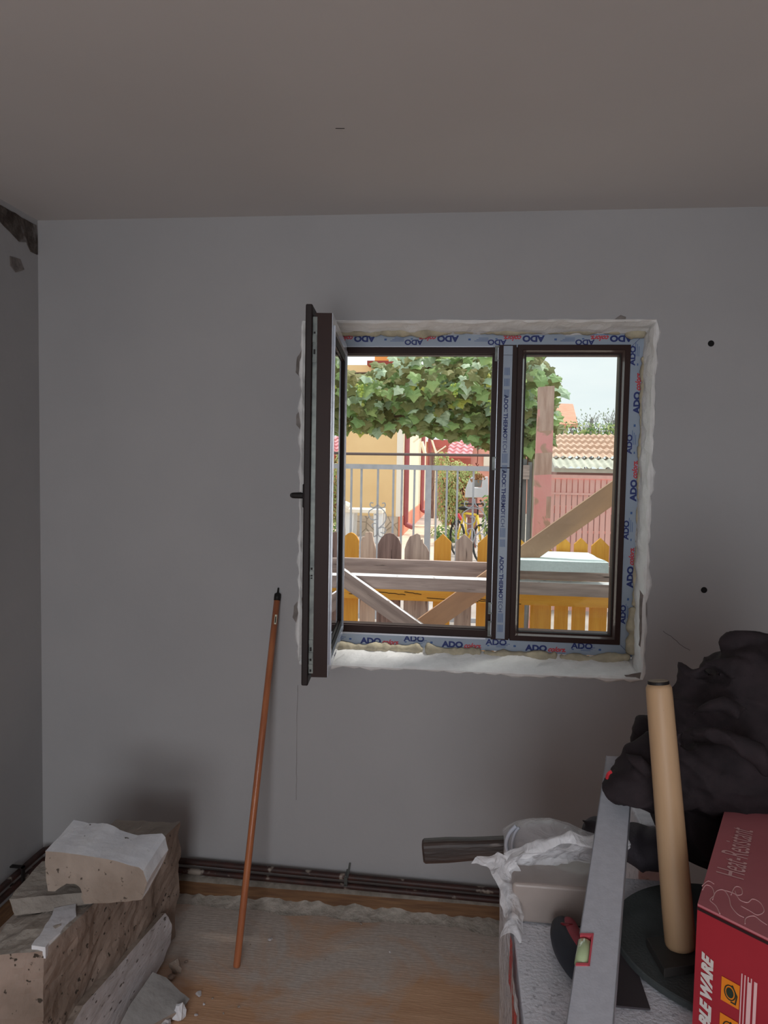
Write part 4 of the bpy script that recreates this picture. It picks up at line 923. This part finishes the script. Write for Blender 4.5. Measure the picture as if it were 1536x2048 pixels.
def scroll(cx, cz, s):
    bm = BM()
    def cv(pts, r=.005): tube(bm, smoothpath([V((cx+x*s, RY-.012, cz+z*s)) for x, z in pts], 5), r, 6)
    cv([(0, .50), (-.02, .40), (-.10, .34), (-.17, .38), (-.16, .45), (-.10, .44)]); cv([(0, .50), (.02, .40), (.10, .34), (.17, .38), (.16, .45), (.10, .44)])
    cv([(-.10, .32), (0, .34), (.12, .30), (.20, .16), (.16, .0), (.02, -.14)]); cv([(-.10, .32), (-.20, .24), (-.17, .10), (-.08, .06), (.0, .10), (0, .18), (-.07, .18)])
    cv([(.02, -.14), (0, -.04), (-.07, -.02), (-.12, -.06), (-.08, -.12)]); cv([(.02, -.14), (.12, -.10), (.20, -.16), (.16, -.24), (.08, -.22)])
    cv([(.02, -.14), (.04, -.30), (.14, -.34), (.17, -.42), (.10, -.46)]); cv([(.02, -.14), (-.03, -.30), (-.12, -.34), (-.15, -.42)])
    obj('scroll_ornament', bm, M_rail, rl, smooth=True)
scroll(P(948, 1055, RY).x, P(948, 1055, RY).z, .52); scroll(P(755, 1045, RY).x, P(755, 1045, RY).z, .40)
bm = BM(); tube(bm, [P(480, 905, 6.3), P(1005, 911, 6.3)], .0115, 8); q = P(482, 905, 6.3); tube(bm, [V((q.x, q.y, 0)), q+V((0, 0, .03))], .02, 8); tag(obj('steel_tube', bm, mat('brown_tube', sr(96,84,82), rough=.6)), 'thin dark horizontal tube stretched above the light grey railing', 'tube')

# leaning red post
p0, p1 = P(1092, 776, 5.2), P(1080, 1110, 5.2)
M_peel = mat('peeling_red_paint', sr(232,158,156), sr(232,172,168), .8, 3, c3=sr(190,156,138), s3=7, t3=.52, bump=.006, distort=.6)
bm = BM(); w0, w1 = .052, .062; dr = (p1-p0)/(p0.z-p1.z)
base = p1+dr*p1.z; c8 = [base+V((-w1, -.04, 0)), base+V((w1, -.04, 0)), base+V((w1, .04, 0)), base+V((-w1, .04, 0)), p0+V((-w0, -.04, .0)), p0+V((w0, -.04, .01)), p0+V((w0, .04, .01)), p0+V((-w0, .04, .0))]
bm, fs = hexa(c8); roughen(bm, .006, 14, 2)
for f in bm.faces:
    c = f.calc_center_median()
    if c.z + .35*noise.noise(c*6) > 1.98 or (noise.noise(c*9+V((4, 0, 0))) > .22 and c.z > 1.3): f.material_index = 1
tag(obj('wooden_post', bm, [M_peel, wood('bare_post_wood', sr(206,176,162), sr(184,152,138), st=(14,14,2))]), 'tall square wooden post with peeling red paint in front of the vine', 'post')

# grape vine
M_leaf1 = mat('vine_leaf', sr(170,192,120), sr(136,168,110), .5, 3, spec=.35, c3=sr(206,208,110), s3=2.2, t3=.60)
M_leaf2 = mat('vine_leaf_dark', sr(120,132,84), sr(142,136,86), .55, 3)
M_leaf3 = mat('vine_leaf_blue', sr(172,198,166), sr(196,214,182), .5, 3)
for mm_ in (M_leaf1, M_leaf2, M_leaf3):
    b = mm_.node_tree.nodes['Principled BSDF']; 
    n_ = mm_.node_tree; tr = n_.nodes.new('ShaderNodeBsdfTranslucent'); ad = n_.nodes.new('ShaderNodeMixShader'); ad.inputs[0].default_value = .25
    src = b.inputs['Base Color'].links[0].from_socket; n_.links.new(src, tr.inputs[0]); outn = [x for x in n_.nodes if x.type == 'OUTPUT_MATERIAL'][0]
    n_.links.new(b.outputs[0], ad.inputs[1]); n_.links.new(tr.outputs[0], ad.inputs[2]); n_.links.new(ad.outputs[0], outn.inputs[0])
LEAF = [(0, 0), (.22, -.18), (.46, -.14), (.42, .06), (.60, .30), (.36, .40), (.26, .54), (.0, .88), (-.26, .54), (-.36, .40), (-.60, .30), (-.42, .06), (-.46, -.14), (-.22, -.18)]
SIMPLE = [(0, 0), (.25, .3), (.18, .7), (0, 1), (-.18, .7), (-.25, .3)]
def leaf(bm, c, size, nrm, shape, mi, fold=.18):
    z = nrm.normalized(); dn = V((random.uniform(-.7, .7), random.uniform(-.3, .3), -1)); y = (dn - z*dn.dot(z)).normalized(); x = y.cross(z)
    ctr = bm.verts.new(c+y*.3*size+z*fold*size*.5); ring_ = []
    for u, v in shape: ring_.append(bm.verts.new(c+x*u*size+y*v*size-z*abs(u)*fold*size+z*random.uniform(-.05, .05)*size))
    for i in range(len(ring_)): bm.faces.new((ctr, ring_[i], ring_[(i+1) % len(ring_)])).material_index = mi
def inside(poly, x, y):
    c = False; j = len(poly)-1
    for i in range(len(poly)):
        xi, yi = poly[i]; xj, yj = poly[j]
        if (yi > y) != (yj > y) and x < (xj-xi)*(y-yi)/(yj-yi)+xi: c = not c
        j = i
    return c
vine = thing('grape_vine', 'dense grape vine with lobed leaves hanging above the railing', 'vine', V((P(900, 800, 7.5).x, 7.6, 0)))
poly = [(560, 752), (690, 748), (720, 736), (770, 728), (800, 710), (860, 690), (1060, 690), (1085, 706), (1103, 728), (1112, 760), (1122, 790), (1130, 822), (1122, 852), (1108, 880), (1092, 905), (1070, 912), (1030, 914), (1000, 905), (975, 890), (940, 872), (900, 866), (860, 860), (820, 862), (790, 850), (760, 855), (735, 862), (710, 850), (690, 856), (560, 850)]
bm = BM(); n = 0
while n < 3000:
    x, y = random.uniform(555, 1135), random.uniform(686, 916)
    if not inside(poly, x, y): continue
    f_ = (y-700)/200; Yd = random.uniform(6.95, 8.3) if y < 790 else random.uniform(7.05+.35*max(0, f_), 8.3)
    p = P(x, y, 7.2); p = V((p.x*(1) + random.uniform(-.03, .03), Yd, p.z+(Yd-7.2)*.02))
    nr = V((random.uniform(-.6, .6), -1+random.uniform(-.3, .5), random.uniform(.1, 1.2)))
    mi = random.choices((0, 1, 2), (4, 5, 2))[0]
    leaf(bm, p, random.uniform(.075, .14), nr, LEAF, mi); n += 1
bmesh.ops.recalc_face_normals(bm, faces=[])
obj('foliage', bm, [M_leaf1, M_leaf2, M_leaf3], vine)
bm = BM(); M_bark = mat('vine_bark', sr(110,84,66), sr(84,62,50), .9, 10, bump=.004)
for k in range(7):
    y0 = 740+random.uniform(0, 100); tube(bm, smoothpath([P(560+random.uniform(0, 60), y0, 7.6), P(760, y0+random.uniform(-30, 30), 7.6), P(950, y0+random.uniform(-40, 20), 7.6), P(1100, y0+random.uniform(-20, 30), 7.7)], 6), .012, 6)
q = P(1130, 900, 8.0); tube(bm, smoothpath([V((P(1062, 900, 7.9).x, 7.9, 0)), V((P(1060, 900, 7.9).x+.03, 7.9, 1.2)), P(1060, 800, 7.9)], 6), .04, 8)
obj('stem', bm, M_bark, vine, smooth=True)
M_grape = mat('green_grapes', sr(168,190,90), rough=.3)
for cx, cy in ((910, 768), (722, 770), (985, 800)):
    bm = BM()
    for k in range(34):
        d = random.random(); p = P(cx, cy, 6.95)+V((random.gauss(0, .018*(1-d*.6)), random.gauss(0, .014), -.11*d)); bmesh.ops.create_icosphere(bm, subdivisions=1, radius=.011, matrix=Matrix.Translation(p))
    obj('grape_bunch', bm, M_grape, vine, smooth=True)

# yellow house
HY = 18.0; X0 = P(803, 950, HY).x; xW = X0-9
def hx_at(px, Y): return P(px, 950, Y).x
hs = thing('yellow_house', 'yellow rendered house with stone base and coral plinth beyond the railing', 'house', V((X0-4, HY+4, 0)))
M_hy = mat('yellow_render', sr(240,208,156), sr(234,200,148), .9, 1.5, bump=.001)
M_hl = mat('sunlit_yellow_render', sr(252,244,214), sr(250,240,208), .9, 1.5)  # sunlit copy of the yellow render, sunlight painted in for the side wall
bm = BM(); box(bm, (X0-9, HY, .0), (X0, HY+10, 4.1)); obj('walls', bm, M_hy, hs)
bm = BM(); box(bm, (X0, HY+.0, .0), (X0+.02, HY+10, 4.1)); obj('sunlit_side', bm, M_hl, hs)
def stone():
    m = mat('stone_cladding', sr(190,172,152), sr(206,190,170), .9, 4, bump=.01); n = m.node_tree; b = n.nodes['Principled BSDF']
    src = b.inputs['Base Color'].links[0].from_socket; v = n.nodes.new('ShaderNodeTexVoronoi'); v.feature = 'DISTANCE_TO_EDGE'; v.inputs['Scale'].default_value = 3.2; tc = n.nodes.new('ShaderNodeTexCoord'); n.links.new(tc.outputs['Object'], v.inputs[0])
    r = n.nodes.new('ShaderNodeMapRange'); r.inputs[1].default_value = .01; r.inputs[2].default_value = .05; n.links.new(v.outputs[0], r.inputs[0]); mx = n.nodes.new('ShaderNodeMix'); mx.data_type = 'RGBA'; mx.inputs[6].default_value = (*sr(150,136,120), 1); n.links.new(r.outputs[0], mx.inputs[0]); n.links.new(src, mx.inputs[7]); n.links.new(mx.outputs[2], b.inputs['Base Color']); return m
zs = P(790, 1033, HY).z
bm = BM(); box(bm, (X0-9, HY-.05, 0), (X0-.06, HY, zs)); obj('stone_base', bm, stone(), hs)
bm = BM(); box(bm, (X0-.05, HY-.05, 0), (X0+.06, HY+10, zs)); obj('coral_plinth', bm, mat('coral_paint', sr(232,154,128), sr(226,146,120), .9, 2), hs)
M_trimw = mat('white_trim', sr(246,240,226), rough=.8)
bm = BM(); box(bm, (X0-.12, HY-.03, zs), (X0+.03, HY, 4.0)); obj('corner_trim', bm, M_trimw, hs)
bm = BM(); box(bm, (hx_at(735, HY), HY+1, 4.1), (hx_at(790, HY), HY+3, 5.4)); obj('dormer', bm, mat('orange_render', sr(240,168,96), rough=.9), hs)
bm = BM(); extrude_poly(bm, [V((hx_at(735, HY), HY-.4, 4.05)), V((X0+.4, HY-.4, 4.05)), V((X0+.4, HY-.4, 4.15)), V((hx_at(735, HY), HY-.4, 4.15))], V((0, 11, 0))); obj('eave', bm, mat('roof_edge', sr(150,70,60), rough=.8), hs)
M_down = mat('dark_red_downpipe', sr(172,98,102), sr(164,90,94), .5, 5)
for Yp, off in ((HY+.15, .09), (HY+6.4, .10), (HY+10.2, .12)):
    x = X0+.02+off; bm = BM(); tube(bm, smoothpath([(x, Yp, 4.0), (x, Yp, 2.0), (x, Yp, .45), (x+.01, Yp, .30), (x+.18, Yp-.02, .22)], 6), .065, 10); obj('downpipe', bm, M_down, hs, smooth=True)
bm = BM(); tube(bm, [(X0+.1, HY+2.2, 2.35), (X0+.42, HY+2.2, 2.62)], .03, 6); obj('wall_bracket', bm, M_trimw, hs)
bm = BM(); tube(bm, [(X0+.1, HY+5.9, 2.5), (X0+.22, HY+5.9, 2.1)], .06, 6); obj('wall_lamp', bm, M_trimw, hs)
# table by the house
tb_ = thing('garden_table', 'white garden table standing in front of the yellow house', 'table', V((P(718, 1040, 16.5).x, 16.6, 0)))
ty = 16.5; ta, tb2 = P(694, 1024, ty), P(768, 1024, ty); tz = P(730, 1017, ty).z
bm = BM(); box(bm, (ta.x, ty-.35, tz-.08), (tb2.x, ty+.35, tz)); bevel(bm, .01); obj('table_top', bm, M_trimw, tb_)
for fx_ in (.12, .88):
    for dy in (-.25, .25):
        x = ta.x+(tb2.x-ta.x)*fx_; bm = BM(); extrude_poly(bm, [V((x-.07, ty+dy-.04, 0)), V((x+.07, ty+dy-.04, 0)), V((x+.10, ty+dy-.04, tz-.08)), V((x-.10, ty+dy-.04, tz-.08))], V((0, .08, 0))); obj('leg', bm, mat('white_leg', sr(232,236,238)), tb_)
bm = BM(); tube(bm, smoothpath([P(670, 1012, 15.9), P(688, 1009, 15.9), P(699, 1014, 15.9)], 5), .08, 8); tube(bm, [P(668, 1018, 15.9), P(694, 1013, 15.9)], .05, 6); x = P(668, 1012, 15.9).x; box(bm, (x-.5, 15.5, .62), (x+.06, 16.2, .72)); box(bm, (x-.3, 15.7, 0), (x-.2, 15.9, .62))
tag(obj('garden_chair', bm, M_trimw), 'white seat edge beside the left end of the garden table', 'chair')
# garden path & beds
bm = BM(); box(bm, (X0+.06, 10, .0), (hx_at(905, 18), 21.5, .03)); tag(obj('garden_path', bm, mat('beige_path', sr(226,204,184), sr(212,190,170), .9, 1.5)), 'beige concrete path running back beside the yellow house', 'path')
# red lean-to at the end
LY = 29
an = thing('red_annex', 'red low annex with pink tiled roof at the end of the path', 'building', V((hx_at(925, LY), LY+1, 0)))
M_coral = mat('coral_wall', sr(234,178,164), sr(228,168,154), .9, 2)
M_redw = mat('red_beam', sr(208,120,114), rough=.8)
za, zb4 = 0, P(920, 905, LY).z
bm = BM(); box(bm, (hx_at(850, LY), LY, 0), (hx_at(1075, LY), LY+3, P(900, 884, LY).z)); obj('walls', bm, M_coral, an)
bm = BM(); box(bm, (hx_at(855, LY), LY-.3, P(880, 896, LY).z), (hx_at(897, LY), LY-.05, P(880, 880, LY).z)); obj('beam', bm, M_redw, an)
def corrug(bm, xa, xb, ya, za_, yb_, zb_, n, per, amp, steps=0, mi=0, skew=0):
    nx = int((xb-xa)/per*8); rows = []
    ts = [(0, 0)] + [q for j in range(1, n) for q in ((j/n, -steps), (j/n+.002, steps*.3))] + [(1, -steps)] if steps else [(j/n, 0) for j in range(n+1)]
    for t, dz_ in ts:
        rows.append([bm.verts.new((xa+(xb-xa)*i/nx+skew*t, ya+(yb_-ya)*t, za_+(zb_-za_)*t+dz_+amp*math.sin(2*math.pi*(xb-xa)*i/nx/per))) for i in range(nx+1)])
    for a, b in zip(rows, rows[1:]):
        for i in range(nx): bm.faces.new((a[i], a[i+1], b[i+1], b[i])).material_index = mi
M_pink = mat('pink_roof_tiles', sr(234,180,186), sr(224,150,158), .7, 4)
bm = BM(); r0, r1 = P(894, 908, LY-1.2), P(900, 880, LY); corrug(bm, P(893, 908, LY-1.2).x, P(944, 908, LY-1.2).x, LY-1.2, r0.z, LY+.4, r1.z+.12, 5, .26, .035, .05, skew=.12); obj('tiled_roof', bm, M_pink, an)
bm = BM(); box(bm, (hx_at(893, LY-.8), LY-1.25, r0.z-.14), (hx_at(941, LY-.8), LY-1.15, r0.z-.02)); obj('fascia', bm, M_redw, an)
bm = BM(); box(bm, (hx_at(893, LY-.8), LY-.2, 0), (hx_at(941, LY-.8), LY-.02, r0.z-.1)); obj('recess_wall', bm, mat('brick_red_wall', sr(188,112,100), rough=.9), an)
bm = BM(); box(bm, (P(967, 930, LY-.2).x, LY-.3, P(967, 932, LY).z), (P(985, 930, LY-.2).x, LY-.05, P(967, 912, LY).z)); obj('white_panel', bm, M_trimw, an)
bm = BM()
for px in (862, 868, 875): tube(bm, [P(px, 905, 25)*1, V((P(px+1, 905, 25).x, 25, 0))], .05, 6)
for k in range(6): box(bm, (P(860, 950, 25).x, 24.97, .2+k*.38), (P(876, 950, 25).x, 25.03, .27+k*.38))
tag(obj('timber_rack', bm, M_wdarkZ), 'dark upright timbers stacked at the end of the path', 'timber')
bm = BM(); tube(bm, [P(860, 868, 22), P(872, 906, 22)], .03, 6); tube(bm, [P(872, 906, 22), P(892, 892, 22)], .02, 6); tube(bm, [P(872, 900, 22), V((P(872, 900, 22).x, 22, 0))], .02, 6)
tag(obj('awning_support', bm, M_trimw), 'thin white slanting frame at the far corner of the yellow house', 'frame')
# garden shrubs
def shrub(name, label, ells, n, size, mats, Y0, stem=True, cat='shrub', kindshape=SIMPLE):
    c0 = V((sum(P(e[0], e[1], e[2]).x for e in ells)/len(ells), ells[0][2], 0)); t = thing(name, label, cat, c0); bm = BM()
    tot = sum(e[3]*e[5] for e in ells)
    for e in ells:
        c = P(e[0], e[1], e[2])
        for k in range(int(n*e[3]*e[5]/tot)):
            d = V((random.gauss(0, 1), random.gauss(0, 1), random.gauss(0, 1))).normalized()*random.uniform(.35, 1)**.6
            p = c+V((d.x*e[3], d.y*e[4], d.z*e[5]))
            if p.z > .02: leaf(bm, p, size*random.uniform(.7, 1.3), V((d.x+random.uniform(-.5, .5), -.6+d.y, .6+d.z)), kindshape, random.randrange(len(mats)))
    obj('foliage', bm, mats, t)
    if stem:
        bm = BM()
        for k in range(7):
            e = random.choice(ells); c = P(e[0], e[1], e[2]); tube(bm, smoothpath([c0+V((random.uniform(-.1, .1), random.uniform(-.1, .1), 0)), c0.lerp(c, .5)+V((random.uniform(-.1, .1), 0, .1)), c+V((random.uniform(-.2, .2), 0, .1))], 4), .014, 5)
        obj('stem', bm, M_bark, t)
    return t
M_g1 = mat('shrub_leaf', sr(140,160,84), sr(178,184,120), .6, 3); M_g2 = mat('shrub_leaf_olive', sr(146,150,90), sr(170,164,108), .6, 3); M_g3 = mat('shrub_leaf_dark', sr(72,104,50), sr(100,132,64), .6, 3); M_g4 = mat('shrub_leaf_rust', sr(190,128,84), sr(200,160,110), .6, 3)
shrub('garden_shrub', 'loose olive green shrub growing beside the path behind the railing', [(898, 962, 18, .31, .45, .44), (920, 985, 18, .42, .45, .66), (898, 1010, 18, .32, .45, .5), (932, 950, 18, .32, .35, .28)], 4200, .066, [M_g1, M_g2, M_g1, M_g1, M_g4], 18)
shrub('garden_shrub', 'tall light green sprig shrub right of the dark upright timbers', [(884, 925, 21, .22, .3, .35), (905, 935, 21, .4, .3, .25)], 500, .09, [M_g1], 21)
shrub('garden_shrub', 'dark green bush at the right edge of the open window half', [(982, 1012, 12.8, .14, .3, .26), (984, 1048, 12.8, .16, .3, .3), (1010, 1030, 12.8, .3, .3, .5)], 900, .08, [M_g3, M_g3, M_g1], 12.8)
shrub('garden_shrub', 'low green plants growing at the edge of the garden path', [(885, 1062, 16, .25, .5, .16), (905, 1070, 16, .3, .5, .14)], 400, .07, [M_g1, M_g3], 16, stem=False)
# pedestal, grey cover, flower pot
bm = BM(); x = P(945, 1000, 16).x; box(bm, (x-.10, 15.9, 0), (x+.10, 16.12, P(945, 996, 16).z)); box(bm, (x-.24, 15.85, P(945, 1034, 16).z), (x+.24, 16.18, P(945, 1028, 16).z)); box(bm, (x-.14, 15.86, P(945, 1030, 16).z), (x+.02, 16.14, P(940, 1018, 16).z))
tag(obj('brick_pedestal', bm, mat('brown_brick', sr(160,116,110), sr(138,98,92), .8, 8)), 'brown stepped pedestal under the pale grey moulded shape', 'pedestal')
bm = BM(); q = [(930, 995), (931, 978), (938, 960), (944, 954), (950, 955), (948, 975), (964, 976), (966, 955), (976, 953), (977, 990), (970, 995)]
extrude_poly(bm, [P(a, b, 15.85) for a, b in q], V((0, .40, 0))); bevel(bm, .01, 1)
tag(obj('stone_basin', bm, mat('pale_grey_stone', sr(206,210,214), sr(196,200,204), .8, 4)), 'pale grey moulded basin with a square notch standing on the brown pedestal', 'basin')
pt = thing('hanging_flower_pot', 'small grey ribbed flower pot hanging from the vine before the grey basin', 'flower pot', P(955, 975, 7.7))
c = P(955, 974, 7.7); bm = BM(); lathe(bm, [(.035, 0), (.047, .063), (.052, .072)], Matrix.Translation(c), 18); obj('pot', bm, mat('grey_pot', sr(150,152,150)), pt, smooth=True)
bm = BM()
for k in range(60): leaf(bm, c+V((random.gauss(0, .03), random.gauss(0, .025), .07+random.uniform(0, .07))), .035, V((random.uniform(-1, 1), -1, .5)), SIMPLE, 0)
obj('plant', bm, M_g4, pt)
c2 = P(955, 921, 7.7); bm = BM(); tube(bm, smoothpath([V((c2.x, c2.y, c2.z+.42)), V((c2.x, c2.y, c2.z)), V((c2.x-.018, c2.y, c2.z-.025)), V((c2.x, c2.y, c2.z-.055)), V((c2.x+.012, c2.y, c2.z-.037))], 5), .004, 6); tube(bm, [V((c2.x, c2.y, c2.z-.055)), c+V((0, 0, .10))], .0018, 5); obj('hook', bm, mat('rusty_hook', sr(140,60,50)), pt)
# bicycle
by = 14.4; bc_ = thing('bicycle', 'yellow framed bicycle parked in the garden behind the railing', 'bicycle', V((P(925, 1060, by).x, by, 0)))
M_tyre = M_rubber
def wheel(c, r, ax):
    bm = BM(); ax = ax.normalized(); u = ax.cross(V((0, 0, 1))).normalized(); v = V((0, 0, 1)); tube(bm, [c+(u*math.cos(a)+v*math.sin(a))*r for a in [i/28*2*math.pi for i in range(29)]], .022, 6, cap=False); wv = obj('wheel', bm, M_tyre, bc_, smooth=True)
    bm = BM()
    for i in range(14):
        a = i/14*2*math.pi; tube(bm, [c, c+(u*math.cos(a)+v*math.sin(a))*r], .003, 4)
    obj('spokes', bm, M_alu, wv)
rr = .33; wc = V((P(915, 1060, by).x, by, rr)); axw = V((.45, 1, 0)); dirb = V((.42, -.9, 0)).normalized()
axw = V((-dirb.y, dirb.x, 0)); wc2 = wc+dirb*1.02; wheel(wc, rr, axw); wheel(wc2, rr, axw)
bbk = wc+dirb*.44+V((0, 0, -.04)); seat = wc+dirb*.30+V((0, 0, .50)); head = wc+dirb*.86+V((0, 0, .50))
bm = BM()
for a, b in ((wc, bbk), (wc, seat), (seat, bbk), (seat, head), (bbk, head), (head, wc2)): tube(bm, [a, b], .02, 8)
obj('frame', bm, mat('yellow_bike', sr(220,190,60), rough=.4), bc_, smooth=True)
bm = BM(); bmesh.ops.create_uvsphere(bm, u_segments=14, v_segments=8, radius=1, matrix=Matrix.Translation(seat+V((0, 0, .09))) @ Matrix.Diagonal((.13, .08, .04, 1))); tube(bm, [seat, seat+V((0, 0, .09))], .014, 6); obj('saddle', bm, M_rubber, bc_, smooth=True)
bm = BM(); tube(bm, smoothpath([head, head+V((0, 0, .16)), head+V((0, 0, .2))-dirb*.05], 4), .014, 6); tube(bm, smoothpath([head+V((0, 0, .2))+axw*.28-dirb*.12, head+V((0, 0, .2))+axw*.15, head+V((0, 0, .2)), head+V((0, 0, .2))-axw*.15, head+V((0, 0, .2))-axw*.28-dirb*.12], 4), .013, 6); obj('handlebar', bm, M_rubber, bc_, smooth=True)
bm = BM(); tube(bm, [wc+axw*.03+V((0, 0, .36))+dirb*.1, wc+V((0, 0, .46))], .03, 6); obj('rear_reflector', bm, M_redp, bc_)

# weathered board fence beside the post
WF = 7.3
wfn = thing('board_fence', 'tall grey weathered board fence beside the red peeling post', 'fence', V((P(1045, 1000, WF).x, WF, 0)))
xs = [(1000, 1024), (1026, 1040), (1042, 1052), (1054, 1062), (1064, 1078)]
for i, (a, b) in enumerate(xs):
    bm = BM(); box(bm, (P(a, 1000, WF).x, WF-.02*(i % 2), 0), (P(b, 1000, WF).x, WF+.03-.02*(i % 2), P(a, 918+6*(i % 2), WF).z)); obj('board', bm, (mat('mossy_board', sr(178,172,150), sr(148,142,124), .9, 3, (12,12,1)) if i in (1, 4) else mat('grey_board', sr(130,130,130), sr(104,102,102), .9, 3, (12,12,1))), wfn)
bm = BM(); box(bm, (P(1000, 940, WF).x, WF-.06, P(1030, 958, WF).z), (P(1058, 940, WF).x, WF-.02, P(1030, 930, WF).z)); obj('rail', bm, M_wgrey, wfn)
# red slatted fence
RF = 9.0
rf = thing('slatted_fence', 'salmon red slatted fence in front of the tiled shed', 'fence', V((P(1170, 1000, RF).x, RF, 0)))
M_salm = mat('salmon_paint', sr(242,190,182), sr(238,182,174), .8, 3, (8,8,1), bump=.001)
x0_, x1_ = P(1088, 1000, RF).x, P(1400, 1000, RF).x; ztp = P(1160, 957, RF).z; x = x0_
while x < x1_:
    bm = BM(); box(bm, (x, RF, .0), (x+.052, RF+.018, ztp-.01)); obj('slat', bm, M_salm, rf); x += .0655
for ya, yb_ in ((950, 957), (986, 990), (1012, 1028), (1062, 1067)):
    bm = BM(); box(bm, (x0_, RF-.02 if ya < 1000 else RF+.019, P(1160, yb_, RF).z), (x1_, RF-.001 if ya < 1000 else RF+.035, P(1160, ya, RF).z)); obj('rail', bm, M_salm, rf)
bm = BM(); box(bm, (x0_, RF+.019, P(1160, 986, RF).z), (x1_, RF+.030, P(1160, 957, RF).z)); obj('top_panel', bm, M_salm, rf)
# shed
SY = 10.5
sh = thing('shed', 'low shed with orange tiled roof and grey corrugated eave', 'shed', V((P(1180, 950, SY).x+1, SY+1, 0)))
M_tile = mat('faded_orange_tiles', sr(220,190,170), sr(210,176,154), .8, 3, c3=sr(190,186,170), s3=2.5, t3=.66)
M_tile2 = mat('grey_corrugated', sr(206,204,190), sr(186,184,170), .8, 6)
xA = P(1108, 940, SY).x; xB = xA+4.0
bm = BM(); ze = P(1150, 945, SY).z; box(bm, (xA+.05, SY+.1, 0), (xB, SY+2.6, ze)); obj('walls', bm, mat('dark_shed_wall', sr(170,130,124), sr(150,112,108), .9, 3), sh)
bm = BM(); box(bm, (xA, SY-.02, P(1150, 945, SY).z), (xB, SY+.02, P(1150, 937, SY).z)); obj('fascia', bm, M_tile2, sh)
g0, g1, g2_ = P(1110, 934, SY-.05), P(1105, 917, SY+.45), P(1120, 864, SY+2.9)
bm = BM(); corrug(bm, xA-.0, xB, SY-.06, g0.z, SY+.5, g1.z+.02, 3, .098, .014); o = obj('corrugated_eave', bm, M_tile2, sh, smooth=True)
bm = BM(); nr_ = 5; corrug(bm, xA-.05, xB, SY+.42, g1.z+.03, SY+2.9, g2_.z, nr_, .098, .014, .035, skew=.22); obj('tiled_roof', bm, M_tile, sh, smooth=False)
# distant house, trees, mast
DY = 30
dh = thing('distant_house', 'distant house with orange roof peeking out behind the vine', 'house', V((P(1120, 850, DY).x, DY+2, 0)))
a1, a2, a3, a4 = P(1090, 806, DY+3), P(1146, 808, DY+3), P(1156, 848, DY), P(1090, 848, DY)
bm = BM(); extrude_poly(bm, [a1, a2, a3, a4], V((0, 0, -.15))); obj('roof', bm, mat('orange_roof', sr(230,166,142), sr(220,152,128), .8, 3, (1,1,6)), dh)
bm = BM(); box(bm, (a4.x, DY+.4, 0), (P(1138, 860, DY).x, DY+4, a4.z)); obj('walls', bm, mat('pale_house_wall', sr(206,208,204)), dh)
def bare_tree(px, Y, htop, spread, label, m):
    c0 = P(px, 880, Y); ztop_ = P(px, htop, Y).z; bm = BM(); base = V((c0.x, Y, 0))
    tube(bm, [base, V((c0.x, Y, ztop_*.55))], .09, 6)
    def br(p, d, l, r, k):
        e = p+d*l; tube(bm, [p, e], r, 4)
        if k: 
            for _ in range(3): br(p.lerp(e, random.uniform(.5, 1)), (d+V((random.uniform(-.8, .8), random.uniform(-.5, .5), random.uniform(-.3, .6)))).normalized(), l*.68, r*.6, k-1)
    for _ in range(6): br(V((c0.x, Y, ztop_*random.uniform(.4, .6))), V((random.uniform(-1, 1)*spread, random.uniform(-.4, .4), 1)).normalized(), ztop_*.2, .035, 3)
    t = thing('bare_tree', label, 'tree', base); obj('branches', bm, m, t)
    bm = BM()
    for v in range(160):
        leaf(bm, V((c0.x+random.gauss(0, spread*.8), Y+random.gauss(0, .5), ztop_*random.uniform(.55, .98))), .09, V((random.uniform(-1, 1), -1, .5)), SIMPLE, 0)
    obj('leaves', bm, mat('sparse_leaves', sr(150,160,140)), t)
M_tw = mat('grey_twigs', sr(150,150,146), rough=.9)
bare_tree(1178, 38, 826, .9, 'sparse distant tree behind the shed roof, left of the mast', M_tw)
bare_tree(1218, 26, 812, .8, 'sparse distant tree at the right edge of the fixed pane', M_tw)
bm = BM(); c = P(1183, 845, 28); box(bm, (c.x-.05, 27.95, 0), (c.x+.05, 28.05, P(1183, 838, 28).z)); box(bm, (c.x-.14, 27.95, P(1183, 845, 28).z), (c.x+.10, 28.0, P(1183, 843, 28).z))
tag(obj('utility_mast', bm, mat('grey_mast', sr(130,134,136))), 'thin grey utility mast rising above the shed roof', 'mast')
shrub('distant_hedge', 'row of distant greenery behind the shed roof', [(1150, 860, 24, .7, .5, .35), (1200, 862, 24, .8, .5, .3), (1240, 862, 24, .8, .5, .3)], 700, .10, [M_g3, M_g1], 24, cat='hedge')
